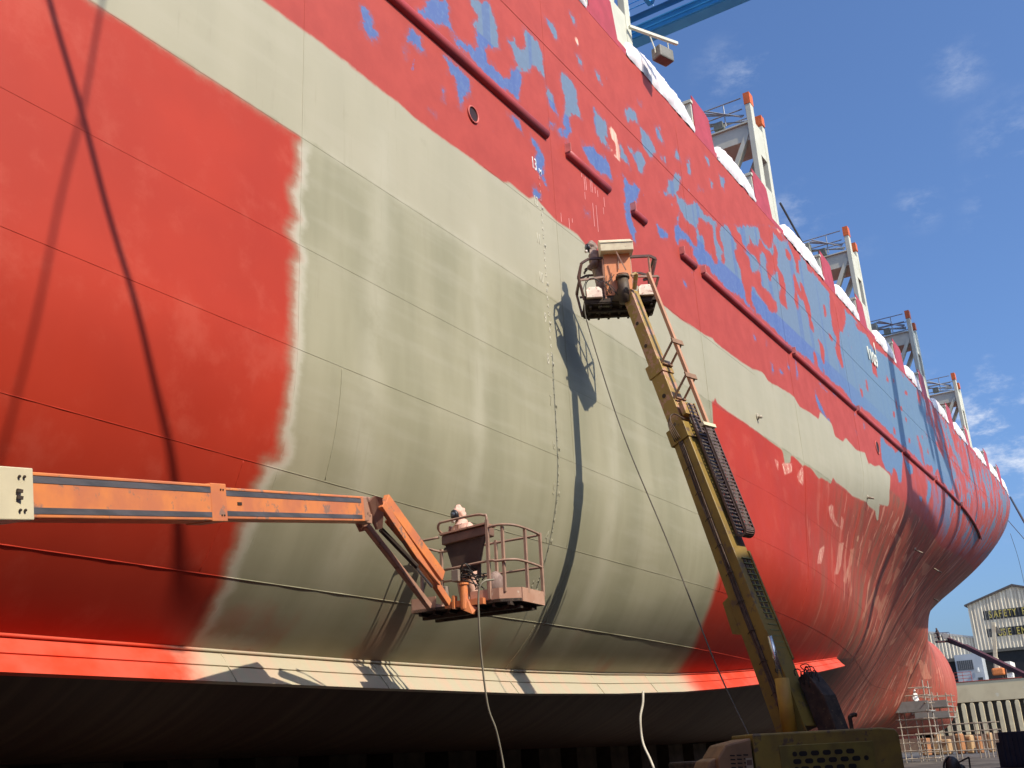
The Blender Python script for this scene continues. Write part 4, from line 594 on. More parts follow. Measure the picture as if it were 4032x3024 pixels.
for a, b, lab in spans:
    n = max(14, int((b-a)*9)); rows = []
    for i in range(n+1):
        X = a+(b-a)*i/n; e = math.sin(math.pi*min(1, max(0, i/n)))**.22; y = edge_y(X)
        hgt = (.92+.15*mnoise.noise(V((X*.5, 3, 0)))+.05*mnoise.noise(V((X*3, 0, 1))))*e; dr = .0+.22*mnoise.noise(V((X*1.1, 9, 0)))
        prof = [(-.02, -.02+dr*.6), (-.05, .08), (-.06*e, .35*hgt), (-.03*e, .7*hgt), (.03, 1.0*hgt), (.25, 1.05*hgt), (.55, .7*hgt), (.6, 0)]
        row = []
        for j, (dy, dz) in enumerate(prof):
            s_ = .085*(.35-abs(mnoise.noise(V((X*1.7+j*.6, j*.7, 2)))))+.06*(.3-abs(mnoise.noise(V((X*5+j, j*1.1, 4)))))
            row.append((X, y+dy+s_-.03, DECK+dz+s_*.7))
        rows.append(row)
    tag(MB().grid(rows).build('plastic_sheeting', tarp_m, None, True), lab, 'sheeting', 'white sheeting along the deck edge')
# ------------------------------------------------------------------ setting: dock, quay, ground
conc = mat('dock_concrete', (.17, .155, .13), (.12, .11, .09), .25, .85, wear=(.08, .07, .06), wearamt=.62)
floor_m = mat('dock_floor_dark', (.13, .115, .10), (.07, .062, .055), .18, .8, wear=(.04, .035, .03), wearamt=.54)  # dark floor, tone mottled at random
def sheet(name, x0, x1, y0, y1, z, m, div=1):
    n = max(1, int(div)); return tag(MB().grid([[(x0+(x1-x0)*i/n, y0+(y1-y0)*j/n, z) for i in range(n+1)] for j in range(n+1)]).build(name, m), kind='structure')
sheet('ground', -3000, 3000, -3000, 3000, GZ-.02, floor_m)
WX = 230.0; QZ = 10.8; WY0, WY1 = -6.0, 60.0
quay_m = mat('quay_concrete', (.36, .33, .28), (.27, .25, .21), .12, .85)
q1 = MB()
for x0, x1, y0, y1 in ((WX+1.2, 2500, -2500, 2500), (-2500, WX+1.2, WY1+1.2, 2500), (-2500, WX+1.2, -2500, WY0-1.2)):
    q1.grid([[(x0, y0, QZ), (x1, y0, QZ)], [(x0, y1, QZ), (x1, y1, QZ)]])
tag(q1.build('quay_pavement', quay_m), kind='structure')
wall_m = mat('wall_concrete', (.80, .64, .38), (.68, .53, .31), .22, .85, wear=(.80, .70, .52), wearamt=.60)
tag(MB().box((-2500, WY0-1.2, GZ-1), (WX+1.2, WY0, QZ+.02)).build('dock_wall', conc), 'long concrete dock side wall behind the viewer, opposite the ship', 'wall')
tag(MB().box((-2500, WY1, GZ-1), (WX+1.2, WY1+1.2, QZ+.02)).build('dock_wall', conc), 'long concrete dock side wall on the far side of the ship', 'wall')
hw = thing('dock_head_wall', 'pale concrete head wall closing the dry dock beyond the bow, ribbed with upright piers', 'wall', (WX, 27, GZ))
MB().box((WX, WY0, 7.0), (WX+1.2, WY1, QZ+.02)).build('parapet', wall_m, hw)
MB().box((WX+.9, WY0, GZ-1), (WX+1.2, WY1, 7.0)).build('back_wall', mat('wall_gap_shade', (.10, .085, .06)), hw)  # dark brown paints the shade in the gaps between the piers
MB().box((WX-.3, WY0, GZ-1), (WX+1.2, WY1, 1.0)).build('ledge', mat('ledge_rust', (.34, .22, .13), (.24, .13, .08), .4), hw)
pier_m = mat('pier_concrete', (.85, .70, .42), (.72, .58, .35), .5, .85)
k = 0; yy = 14.0
while yy < 52:
    o = MB().prism([(WX+.0, yy, 1.0), (WX+.0, yy+.85, 1.0), (WX+.0, yy+.85, 6.4), (WX+.0, yy+.7, 6.85), (WX+.0, yy+.15, 6.85), (WX+.0, yy, 6.4)], (.9, 0, 0)).build('pier', pier_m, hw, bevel=.06)
    yy += 1.63
MB().tube([(WX-.02, WY0, QZ+.05), (WX-.02, WY1, QZ+.05)], .10, 6).build('red_kerb', mat('kerb_red', (.35, .06, .04)), hw)
qr = thing('quay_railing', 'red tubular railing on the quay edge left of the grey office', 'railing', (WX, 44, QZ)); b = MB()
for y in np.arange(38, 52, 1.6): b.tube([(WX+.3, y, QZ), (WX+.3, y, QZ+1.9)], .05, 5)
for z in (.7, 1.3, 1.9): b.tube([(WX+.3, 38, QZ+z), (WX+.3, 52, QZ+z)], .05, 5)
b.build('rails', mat('rail_red', (.42, .07, .05)), qr)
MB().box((WX+.35, 44.5, QZ+.1), (WX+.42, 52, QZ+2.1)).build('panel', mat('red_panel', (.28, .08, .05), wear=(.2, .12, .08)), qr)
# unseen shed-shaped block, added on the quay to shade the dock floor and lift
ws = thing('unseen_shade_shed', 'unseen shed-shaped block added on the quay behind the viewer to cast shade', 'building', (-14, -22, QZ))
ws_m = mat('shade_shed_sheet', (.20, .18, .15), (.16, .15, .12), .5, .7)
def corr(y0, y1, fx, pitch=.5, amp=.06, n=6):
    """corrugated profile points (offset, y)"""
    N = int(abs(y1-y0)/pitch*n); return [(amp*math.sin(2*math.pi*i/n), y0+(y1-y0)*i/N) for i in range(N+1)]
MB().box((-90, -9.3, QZ), (14, -9, 16.9)).box((14, -9.3, QZ), (52, -9, 18.2)).box((-90, -36, QZ), (52, -35.7, 16.9)).box((-90, -35.7, QZ), (-89.7, -9.3, 16.9)).box((51.7, -35.7, QZ), (52, -9.3, 16.9)).build('wall', ws_m, ws)
MB().prism([(-91, -9.0, 16.9), (-91, -22.5, 18.5), (-91, -36.4, 16.9)], (144, 0, 0)).build('roof', mat('roof_grey', (.30, .29, .27)), ws)

# keel blocks under the flat bottom
bm_ = mat('block_timber', (.07, .05, .035), (.04, .03, .02), 2, .9)
kb0 = None
for j, y in enumerate((19.0, 27.0)):
    for i in range(22 if j == 0 else 40):
        x = 4+i*2.5
        if kb0 is None:
            kb0 = thing('keel_block', 'x', 'keel block', (x, y, GZ)); MB().box((x-.8, y-.6, GZ), (x+.8, y+.6, GZ+1.1)).build('concrete_base', conc, kb0); MB().box((x-.7, y-.5, GZ+1.1), (x+.7, y+.5, K0-.005)).build('timber_cap', bm_, kb0); o = kb0
        else: o = copy_tree(kb0); o.location = (x, y, GZ)
        tag(o, 'dark keel block in the shadow under the flat bottom of the ship', 'keel block', 'keel blocks under the ship')

# ------------------------------------------------------------------ people
def skin_mesh(name, verts, edges, m, parent, sub=2):
    me = bpy.data.meshes.new(name); me.from_pydata([v[:3] for v in verts], edges, [])
    o = bpy.data.objects.new(name, me); COL.objects.link(o); me.materials.append(m)
    md = o.modifiers.new('skin', 'SKIN')
    for i, v in enumerate(verts):
        r = v[3]; me.skin_vertices[0].data[i].radius = (r, r*(v[4] if len(v) > 4 else 1))
    me.skin_vertices[0].data[0].use_root = True
    md.use_smooth_shade = True
    s = o.modifiers.new('sub', 'SUBSURF'); s.levels = s.render_levels = sub
    bpy.context.view_layer.update()
    ev = o.evaluated_get(bpy.context.evaluated_depsgraph_get()); me2 = bpy.data.meshes.new_from_object(ev)
    me2.materials.clear(); me2.materials.append(m)
    for p in me2.polygons: p.use_smooth = True
    for vtx in me2.vertices:                      # folds of loose cloth
        d = mnoise.noise(vtx.co*9)*.012; vtx.co += vtx.normal*d
    bpy.data.objects.remove(o); o = bpy.data.objects.new(name, me2); COL.objects.link(o); par(o, parent); return o
def person(pos, face, label, suit, lh, rh, lean=.06, headturn=(0, 0), mask=True, look=-.25, low=False):
    """pos: feet; face: horizontal direction; lh/rh: hand positions in body space (forward, left, up)"""
    f = V((face[0], face[1], 0)).normalized(); l = V((-f.y, f.x, 0)); P0_ = V(pos)
    def W(a, b, c): return P0_+f*a+l*b+V((0, 0, c))
    t = thing('person', label, 'person', pos)
    def v(a, b, c, r, k=1): return tuple(W(a, b, c))+(r, k)
    H = lean
    vs = [v(0, 0, .93, .215, .8), v(H*.4, 0, 1.12, .215, .75), v(H, 0, 1.33, .24, .7), v(H*1.15, 0, 1.45, .17), v(H*1.3, 0, 1.53, .09), v(H*1.6, 0, 1.60, .10), v(H*1.7, 0, 1.68, .10)]
    es = [(0, 1), (1, 2), (2, 3), (3, 4), (4, 5), (5, 6)]
    for s, hnd in ((1, lh), (-1, rh)):
        b = len(vs); sh = (H, s*.19, 1.41); hx = V(hnd); el = (V(sh)+hx)/2+V((-.08, s*.07, -.11))
        vs += [v(*sh, .115), v(el.x, el.y, el.z, .088), v(hx.x, hx.y, hx.z, .062)]; es += [(2, b), (b, b+1), (b+1, b+2)]
        b = len(vs); vs += [v(0, s*.11, .80, .145), v(.04, s*.13, .48, .11), v(-.02, s*.14, .10, .085)]; es += [(0, b), (b, b+1), (b+1, b+2)]
    skin_mesh('body', vs, es, suit, t)
    hc = W(H*1.7, 0, 1.66); hd = (f*math.cos(headturn[0])+l*math.sin(headturn[0])); hl = V((-hd.y, hd.x, 0)); hu = V((0, 0, 1)); hd2 = (hd*math.cos(look)+hu*math.sin(look)).normalized(); hu2 = hd2.cross(hl).normalized(); hl = hu2.cross(hd2)
    Mh = Matrix((hd2, hl, hu2)).transposed()
    hm = MB().ell(hc+Mh @ V((-.02, 0, .015)), (.128, .105, .150), Mh, 28, 20)
    hm.v = [tuple(V(q)+(V(q)-hc).normalized()*(.028*mnoise.noise((V(q)-hc)*14)+.012*mnoise.noise((V(q)-hc)*35))) for q in hm.v]
    hm.ell(hc+Mh @ V((-.02, 0, -.15)), (.115, .125, .07), Mh, 20, 10)
    hood = hm.build('hood', suit, t, True)
    skin = mat('skin', (.42, .22, .14))
    MB().ell(hc+Mh @ V((.065, 0, 0)), (.080, .080, .105), Mh).build('face', skin, t, True)
    if mask:
        mk = MB().ell(hc+Mh @ V((.100, 0, .0)), (.062, .090, .112), Mh).build('mask', mat('mask_black', (.02, .02, .025), rough=.4), t, True)
        MB().ell(hc+Mh @ V((.115, 0, .025)), (.054, .070, .058), Mh).build('visor', mat('visor', (.10, .13, .17), rough=.12, spec=.9), mk, True)
        c_ = hc+Mh @ V((.145, 0, -.07)); MB().tube([c_, c_+(hd2*.05-hu2*.02)], .036, 12).build('filter', mat('filter_pale', (.62, .55, .5)), mk)
    G = MB()
    for s, hnd in ((1, lh), (-1, rh)):            # gloved hands: palm, four curled fingers, thumb
        c0 = W(*hnd); e0 = W(0, s*.2, 1.2); d = (c0-e0).normalized(); sd = d.cross(V((0, 0, 1))).normalized(); nn = sd.cross(d)
        G.ell(c0+d*.05, (.05, .042, .022), Matrix((d, sd, nn)).transposed(), 10, 8)
        for q, ln in enumerate((.065, .075, .07, .055)):
            b = c0+d*.085+sd*(.03-.02*q); G.tube([b, b+d*ln*.45-nn*.006, b+d*ln*.7-nn*.028, b+d*ln*.6-nn*.05], [.011, .010, .009, .007], 7)
        b = c0+d*.03+sd*.04*s; G.tube([b, b+sd*.03*s+d*.03, b+sd*.02*s+d*.06-nn*.03], [.013, .011, .009], 7)
    G.build('gloves', mat('glove', (.12, .09, .08)), t, True)
    Bt = MB()
    for s in (1, -1): Bt.ell(W(.05, s*.13, .045), (.14, .05, .05), Matrix((f, l, V((0, 0, 1)))).transposed())
    Bt.build('boots', mat('boot', (.05, .04, .035)), t, True)
    return t

# ------------------------------------------------------------------ boom lifts
rust_o = mat('lift_orange', (.74, .25, .08), (.58, .19, .09), 2.2, .5, wear=(.32, .18, .13), wearamt=.565, stretch=(1, 1, 1))
rust_d = mat('lift_rusty', (.42, .23, .16), (.34, .19, .13), 3, .6, wear=(.18, .10, .07), wearamt=.56)
dirt = mat('lift_grime', (.07, .045, .03), (.035, .025, .02), 5, .8, wear=(.16, .11, .06), wearamt=.6)
yel = mat('lift_yellow', (.27, .175, .035), (.20, .13, .03), 1.6, .5, wear=(.14, .09, .05), wearamt=.57, stretch=(1, 1, 1))
yel2 = mat('lift_yellow_fly', (.36, .235, .055), (.32, .20, .06), 2.0, .5, wear=(.46, .25, .16), wearamt=.50)
pale_o = mat('panel_orange', (.80, .30, .12), (.72, .27, .12), 1, .5)
blk = mat('hose_black', (.03, .025, .022), rough=.5); scuff = mat('scuffed_steel', (.16, .15, .16), (.10, .10, .11), 3, .45, metal=.3, wear=(.55, .20, .07), wearamt=.72, stretch=(.6, .6, 3))
tubes_m = mat('rail_tube_brown', (.40, .25, .18), (.30, .19, .14), 4, .5, wear=(.5, .2, .1), wearamt=.66)
pale = mat('pale_steel', (.72, .64, .44), (.62, .55, .38), 2, .5, wear=(.32, .25, .2), wearamt=.66)
boxwh = mat('paint_splashed_white', (.78, .66, .52), (.70, .50, .40), 5, .6, wear=(.42, .22, .18), wearamt=.55)

# --- lift A (left, orange, boom almost level)
LA = thing('boom_lift', 'orange boom lift reaching in from the left with a rusty basket', 'boom lift', (-3, 7.6, GZ))
Ae = at(50, 1957, 9.55); A1 = at(888, 1989, 12.4); A2 = at(1400, 2008, 15.9)
dA = (A2-Ae).normalized(); base = Ae-dA*7.0
def beam(a, b, w, h, m, name, parent, bev=.012): return MB().bar(a, b, w, h).build(name, m, parent, bevel=bev)
sdA = V((0, 0, 1)).cross(dA).normalized(); nA = dA.cross(sdA)   # sdA: away from viewer, nA up
E1 = Ae; M1 = Ae+dA*(A1-Ae).dot(dA)
s1 = beam(base, E1, .42, .43, pale, 'boom_base_section', LA); 
MB().bar(E1-dA*.9, E1+dA*.02, .44, .47).build('collar', pale, s1, bevel=.01)
cc = E1-sdA*.235
b = MB()
for du, dz in ((-.10, .15), (-.16, .15), (-.10, -.15), (-.16, -.15)): MB().ell(cc+dA*du+nA*dz, (.014, .014, .014)).build('bolt', dirt, s1)
b.box((0, 0, 0), (.055, .02, .03), Matrix.Translation(cc-dA*.2-sdA*.01+nA*.01)).box((0, 0, 0), (.055, .02, .03), Matrix.Translation(cc-dA*.2-sdA*.01-nA*.05))
b.build('slot', dirt, s1)
s2 = beam(E1-dA*.5, M1, .36, .42, rust_o, 'boom_middle_section', LA)
MB().bar(M1-dA*.30, M1+dA*.01, .375, .445).build('collar', rust_o, s2, bevel=.01)
s3_ = beam(M1-dA*.5, A2, .30, .375, rust_o, 'boom_fly_section', LA)
def strip(a, b, off, w, m, name, parent): MB().bar(a-sdA*off[0]+nA*off[1], b-sdA*off[0]+nA*off[1], .006, w).build(name, m, parent)
for (a, b_, hw_, hh, p_) in ((E1, M1-dA*.3, .18, .42, s2), (M1+dA*.02, A2-dA*.1, .15, .375, s3_)):
    strip(a+dA*.01, b_, (hw_+.002, hh/2-.07), .062, scuff, 'wear_strip', p_); strip(a+dA*.01, b_, (hw_+.002, -hh/2+.065), .058, scuff, 'wear_strip', p_)
    strip(a+dA*.01, b_, (hw_+.004, hh/2-.022), .018, rust_o, 'edge_strip', p_)
cc = M1-sdA*.19
b = MB()
for du, dz in ((-.06, .15), (-.11, .15), (-.06, -.15), (-.11, -.15)): b.ell(cc+dA*du+nA*dz, (.012, .012, .012))
b.build('bolt', dirt, s2)
MB().bar(M1+dA*.28-sdA*.153, M1+dA*.37-sdA*.153, .01, .035).build('slot', dirt, s3_)
# knuckle + jib, seen going down to the basket
K = at(1478, 1985, 16.75); Jend = at(1755, 2370, 17.3); 
hd = MB(); hd.bar(A2-dA*.05, A2+dA*.26, .29, .38); kn = hd.build('boom_nose', rust_d, LA, bevel=.02)
b = MB(); ptsK = [at(1455, 1975, 16.0), at(1478, 1953, 16.0), at(1505, 1960, 16.0), at(1512, 2010, 16.05), at(1506, 2080, 16.1), at(1488, 2085, 16.1), at(1462, 2030, 16.05)]
b.prism(ptsK, sdA*.04); b.prism([p+sdA*.28 for p in ptsK], sdA*.04); b.build('knuckle_plate', rust_d, kn)
b = MB(); b.bar(at(1502, 1985, 16.05), at(1765, 2375, 17.2), .085, .13); b.build('jib_arm', rust_o, LA, bevel=.01)
b = MB(); b.bar(at(1515, 1965, 16.35), at(1738, 2270, 17.4), .10, .19); b.bar(at(1520, 2050, 16.2), at(1730, 2300, 16.9), .05, .05, ); b.build('jib_arm', rust_o, LA, bevel=.01)
b = MB(); b.bar(at(1440, 2068, 16.15), at(1690, 2388, 17.3), .09, .10); b.build('jib_link', rust_d, LA, bevel=.01)
b = MB(); b.tube([at(1500, 2085, 16.2), at(1640, 2230, 16.6)], .045, 10); b.build('jib_cylinder', dirt, LA)
b = MB(); b.tube([at(1590, 2180, 16.45), at(1700, 2310, 16.8)], .024, 8); b.build('cylinder_rod', mat('chrome', (.6, .58, .55), rough=.25, metal=.9), LA)
b = MB(); b.box((-.08, -.08, -.07), (.08, .08, .07), Matrix.Translation(at(1436, 2043, 16.0))); b.build('stop_block', rust_d, kn)
b = MB()
for q in range(3): b.tube(cat_pts([at(1545, 2010+q*5, 16.8), at(1580, 2035, 16.9), at(1615, 2090+q*6, 17), at(1700, 2210, 17.2), at(1745, 2270+q*8, 17.4)], 6), .012, 6)
b.build('hydraulic_hose', blk, LA, True)

def basket(o, u, v, W, D, H, z0, tm, toe_m, parent, kick=.24, chamfer=.28):
    """platform with toe boards, posts and rails; o near-left floor corner; u along the near edge; v away from the viewer"""
    o = V(o); up_ = V((0, 0, 1))
    def p(a, b, c): return o+u*a+v*b+up_*c
    out = [(0, 0), (W-chamfer, 0), (W, chamfer*.7), (W, D), (0, D)]
    pf_ = MB().prism([p(a, b, -.06) for a, b in out], up_*.05).build('platform_floor', dirt, parent)
    b = MB()
    for i in range(7): b.bar(p(W*(i+.5)/7, .04, -.09), p(W*(i+.5)/7, D-.04, -.09), .05, .06)
    b.bar(p(.05, D*.3, -.12), p(W-.05, D*.3, -.12), .08, .08); b.bar(p(.05, D*.7, -.12), p(W-.05, D*.7, -.12), .08, .08)
    b.build('under_frame', dirt, pf_)
    return p, out
# basket A: near edge runs along Y
uA = V((.05, -1, 0)).normalized(); vA = V((1, .05, 0)).normalized(); oA = V((14.68, 11.22, 2.60)); WA, DA = 2.06, 1.0
p, out = basket(oA, uA, vA, WA, DA, 1.1, 0, tubes_m, rust_o, LA)
b = MB()
for (a, c, h0, h1) in ((( 0, 0), (.5, 0), -.06, .18), ((1.2, 0), (WA-.3, 0), -.06, .17), ((WA-.3, 0), (WA, .22), -.06, .17), ((WA, .22), (WA, DA), -.06, .17), ((0, 0), (0, DA), -.06, .18), ((0, DA), (WA, DA), -.06, .17)):
    b.prism([p(a[0], a[1], h0), p(c[0], c[1], h0), p(c[0], c[1], h1), p(a[0], a[1], h1)], ((uA*.02) if a[0] == c[0] else (vA*.02)))
b.build('toe_board', boxwh if False else mat('toe_paint', (.50, .30, .21), (.44, .24, .16), 3, .6, wear=(.62, .5, .38), wearamt=.60), LA)
R_ = .022
def loop(pts, name='guard_rail', m=tubes_m, r=R_, parent=LA): return MB().tube(cat_pts(pts, 5), r, 8).build(name, m, parent, True)
xP = 1.58
loop([p(xP, 0, .05), p(xP, 0, .55), p(xP, 0, 1.34), p(xP-.06, 0, 1.43), p(xP-.25, 0, 1.46), p(.75, 0, 1.44), p(.62, 0, 1.42), p(.57, .06, 1.32), p(.62, .3, 1.2)])
loop([p(xP, 0, 1.20), p(WA-.35, 0, 1.22), p(WA-.15, .05, 1.22), p(WA, .25, 1.2), p(WA, DA-.1, 1.18), p(WA-.05, DA, 1.17), p(WA-.3, DA, 1.16), p(.1, DA, 1.15), p(0, DA-.1, 1.15), p(0, .2, 1.15), p(.1, 0, 1.16), p(.6, 0, 1.18)])
loop([p(.7, 0, .60), p(xP, 0, .64), p(WA-.35, 0, .62), p(WA-.12, .05, .62), p(WA, .25, .62), p(WA, DA-.05, .60), p(WA-.2, DA, .6), p(.0, DA, .6)])
for a, c in ((WA-.22, .06), (WA, .45), (WA, DA), (WA-.9, DA), (0, DA), (0, .35)): MB().bar(p(a, c, .1), p(a, c, 1.2), .045, .045).build('post', tubes_m, LA)
MB().bar(p(xP, 0, .0), p(xP, 0, 1.34), .05, .05).build('post', tubes_m, LA)
# console, valve block, rotator
def p_(a, b_, c): return p(a+.42, b_, c+.24)
b = MB(); b.prism([p_(.22, .02, .80), p_(1.12, .02, .86), p_(1.12, .02, 1.02), p_(.22, .02, .96)], vA*.30); con = b.build('control_console', mat('console_brown', (.24, .14, .10), (.18, .11, .08), 4, .6), LA, bevel=.02)
b = MB(); b.prism([p_(.20, -.02, .97), p_(1.14, -.02, 1.03), p_(1.14, -.02, 1.06), p_(.20, -.02, 1.0)], vA*.36); b.box((0, 0, 0), (.03, .03, .1), Matrix.Translation(p_(.5, .15, 1.03))).box((0, 0, 0), (.02, .02, .08), Matrix.Translation(p_(.42, .12, 1.02)))
b.build('console_lid', rust_d, con)
b = MB(); b.prism([p_(.26, .08, .80), p_(1.05, .08, .84), p_(.90, .10, .30), p_(.42, .10, .26)], vA*.05); b.prism([p_(1.03, .04, .84), p_(1.10, .04, .84), p_(.98, .04, .5), p_(.96, .04, .15), p_(.90, .04, .15), p_(.92, .04, .5)], vA*.04); b.build('console_skirt', mat('skirt_dark', (.07, .045, .035), (.05, .03, .025)), con)
b = MB(); b.tube([p(1.14, -.10, -.12), p(1.14, -.10, .30)], .065, 14); b.tube([p(1.14, -.10, .28), p(1.14, -.10, .31)], .085, 14); b.bar(p(.95, -.10, -.10), p(.95, -.10, .12), .10, .04); b.bar(p(.75, -.04, -.02), p(1.5, -.04, -.02), .12, .10)
b.prism([p(1.10, -.16, -.12), p(1.3, -.12, -.22), p(1.36, -.05, -.12), p(1.2, -.12, .04)], vA*.08); b.build('rotator', rust_o, LA)
b = MB(); b.box((-.07, -.07, -.1), (.07, .07, .1), Matrix.Translation(p(1.0, -.08, .45))); b.box((-.05, -.04, -.09), (.05, .04, .09), Matrix.Translation(p(.80, -.14, .2))); b.build('valve_block', mat('valve_grey', (.30, .24, .19)), LA, bevel=.01)
b = MB(); rr = random.Random(3)
for i in range(13):
    a = p(1.0+rr.uniform(0, .08), -.08, .42+rr.uniform(-.08, .12)); c = p(1.3+rr.uniform(-.1, .15), rr.uniform(-.1, .2), rr.uniform(.05, .45))
    b.tube(cat_pts([a, a+uA*.12+V((0, 0, rr.uniform(-.05, .12))), c+V((0, 0, .06)), c], 5), .011, 5)
b.build('hydraulic_hose', blk, LA, True)
b = MB(); b.ell(p(WA-.62, .45, .30), (.17, .15, .24)); b.build('paint_bundle', mat('bundle', (.34, .24, .20), (.22, .15, .13), 6, .7, bump=.6, stretch=(5, 5, .6)), None, True); bun = bpy.context.scene.objects.get('paint_bundle'); tag(bun, 'rusty brown covered pump standing in the right end of the left basket', 'pump')
# turntable and chassis (left of the picture)
ch = MB(); cb = V((base.x-.3, base.y, GZ)); ch.box((-1.7, -1.15, .55), (1.7, 1.15, 1.25), Matrix.Translation(cb)); ch.build('chassis', rust_o, LA, bevel=.05)
tt = MB(); tt.box((-2.1, -1.1, 1.3), (.9, 1.1, 2.2), Matrix.Translation(cb)); tt.build('turntable', pale, LA, bevel=.05)
for i, (a, c) in enumerate(((1.3, 1.2), (1.3, -1.2), (-1.3, 1.2), (-1.3, -1.2))):
    b = MB(); b.tube([cb+V((a, c-.18, .5)), cb+V((a, c+.18, .5))], .5, 24); wl_ = b.build('wheel', blk, LA, True); MB().tube([cb+V((a, c-.2, .5)), cb+V((a, c+.2, .5))], .24, 16).build('rim', pale, wl_)
suit_p = mat('coverall_pink', (.78, .50, .40), (.68, .40, .31), 7, .8, bump=1.0, wear=(.55, .36, .30), wearamt=.60)
person(p(.80, .62, -.02), (-1, .35), 'painter in pinkish hooded coverall and black full face mask standing in the left basket', suit_p, (.28, .22, 1.08), (.30, -.12, 1.10), lean=.10, headturn=(.15, 0), look=-.30)

# --- lift B (right, yellow, boom raised steeply)
LB = thing('boom_lift', 'yellow boom lift on the dock floor with its boom raised steeply', 'boom lift', (19.5, 5.5, GZ))
B0 = at(3155, 2905, 18.6); B1 = at(2478, 1150, 24.0); aB = (B1-B0).normalized(); hB = V((aB.x, aB.y, 0)).normalized(); LBn = V((0, 0, 1)).cross(hB); nB = aB.cross(LBn).normalized()
LT = (B1-B0).length
def prj(p):
    z = p.dot(fw); return 2016+FL*p.dot(rt)/z, 1512-FL*p.dot(up)/z
def tpy(py):
    lo, hi = -1, LT+1
    for _ in range(40):
        m_ = (lo+hi)/2
        if prj(B0+aB*m_)[1] > py: lo = m_
        else: hi = m_
    return lo
def bp(t_, s=0, n=0): return B0+aB*t_+LBn*s+nB*n
tb, tm_, tf = tpy(1690), tpy(1440), LT
bs = MB(); bs.hexa([bp(.1, .26, -.29), bp(.1, -.24, -.29), bp(.1, -.24, .30), bp(.1, .26, .30), bp(tb, .21, -.20), bp(tb, -.20, -.20), bp(tb, -.20, .22), bp(tb, .21, .22)])
BS = bs.build('boom_base_section', yel, LB, bevel=.015)
b = MB(); b.bar(bp(tb-.35), bp(tb+.02), .50, .50, LBn); b.build('collar', yel, BS, bevel=.01)
MS = beam(bp(tb-.5), bp(tm_), .33, .36, yel2, 'boom_middle_section', LB); MS.data.transform(Matrix.Identity(4))
bpy.data.objects.remove(MS); MS = MB().bar(bp(tb-.5), bp(tm_), .33, .36, LBn).build('boom_middle_section', yel2, LB, bevel=.012)
MB().bar(bp(tm_-.3), bp(tm_+.02), .38, .42, LBn).build('collar', yel2, MS, bevel=.01)
FS = MB().bar(bp(tm_-.4), bp(tf-.05), .26, .29, LBn).build('boom_fly_section', yel2, LB, bevel=.012)
for i, t_ in enumerate((.25, .55)):
    q = tm_+(tf-tm_)*t_; MB().tube([bp(q, .128, -.02), bp(q, .134, -.02)], .045, 14).build('hole', dirt, FS)
q = (tb+tm_)/2; MB().tube([bp(q, .16, -.02), bp(q, .171, -.02)], .05, 14).build('hole', dirt, MS)
# hose channel down the left face
b = MB(); b.hexa([bp(.6, .262, -.06), bp(.6, .262, .06), bp(.6, .240, .06), bp(.6, .240, -.06), bp(tb-.35, .225, -.05), bp(tb-.35, .225, .05), bp(tb-.35, .20, .05), bp(tb-.35, .20, -.05)]); b.build('hose_channel', dirt, BS)
b = MB()
for k in range(5):
    o_ = -.045+.0225*k; b.tube([bp(.3+q*(tb-.2)/16, .275-.04*q/16+.006*math.sin(q*1.3+k), o_+.008*math.sin(q*.9+k*2)) for q in range(17)], .011, 5)
for k in range(4): b.tube(cat_pts([bp(tb-.3, .27, -.1+.05*k), bp(tb+.1, .34+.02*k, -.05+.04*k), bp(tb+.25, .28, .12), bp(tb+.05, .2, .27)], 6), .012, 5)
b.build('hydraulic_hose', mat('hose_brown', (.13, .08, .05), (.08, .05, .035), 8), BS, True)
for k in range(9):
    q = .8+k*(tb-1.2)/9; MB().tube([bp(q, .27, -.10), bp(q+.03, .285, .0), bp(q, .27, .09)], .008, 5).build('hose_clip', dirt, BS)
# bottom gusset and turntable pivot
b = MB(); b.prism([bp(-.2, .27, .32), bp(1.1, .262, .33), bp(1.9, .255, .30), bp(1.9, .255, .12), bp(.9, .262, .10), bp(.2, .27, -.12), bp(-.3, .27, -.05)], -LBn*.025); b.build('gusset_plate', yel, BS)
b = MB()
for q, o_ in ((1.15, .22), (.45, .20)): b.tube([bp(q, .28, o_), bp(q, .255, o_)], .05, 12)
b.build('pin', dirt, BS)
b = MB(); b.prism([bp(-.8, -.05, .35), bp(.95, -.05, .34), bp(1.0, -.05, .56), bp(.5, -.05, .72), bp(-.8, -.05, .68)], -LBn*.4); b.build('riser_mast', dirt, LB, bevel=.02)
b = MB(); rr = random.Random(5)
for k in range(9):
    c = bp(.95+rr.uniform(-.1, .1), rr.uniform(-.3, 0), .42+rr.uniform(-.08, .1)); b.tube(cat_pts([c, c+aB*.10+nB*rr.uniform(-.05, .1), c+aB*.05+nB*.13, c-aB*.2+nB*.1], 5), .010, 5)
b.build('hydraulic_hose', blk, LB, True)
# lift ram
b = MB(); b.tube([at(3112, 2900, 18.2), at(3078, 2672, 18.6)], .125, 16); ram = b.build('lift_cylinder', mat('ram_orange', (.42, .24, .03), (.34, .19, .03)), LB, True)
MB().tube([at(3078, 2680, 18.6), at(3030, 2505, 18.9)], .045, 12).build('cylinder_rod', mat('chrome', (.6, .58, .55), rough=.25, metal=.9), ram, True)
# plate bracket sticking out to the left
t1, t2 = tpy(2330), tpy(2480); b = MB(); b.prism([bp(t2, .23, -.25), bp(t1, .22, -.24), bp(t1-.05, .22, -.42), bp(t2+.1, .23, -.45)], -LBn*.35); b.build('bracket_box', yel, BS)
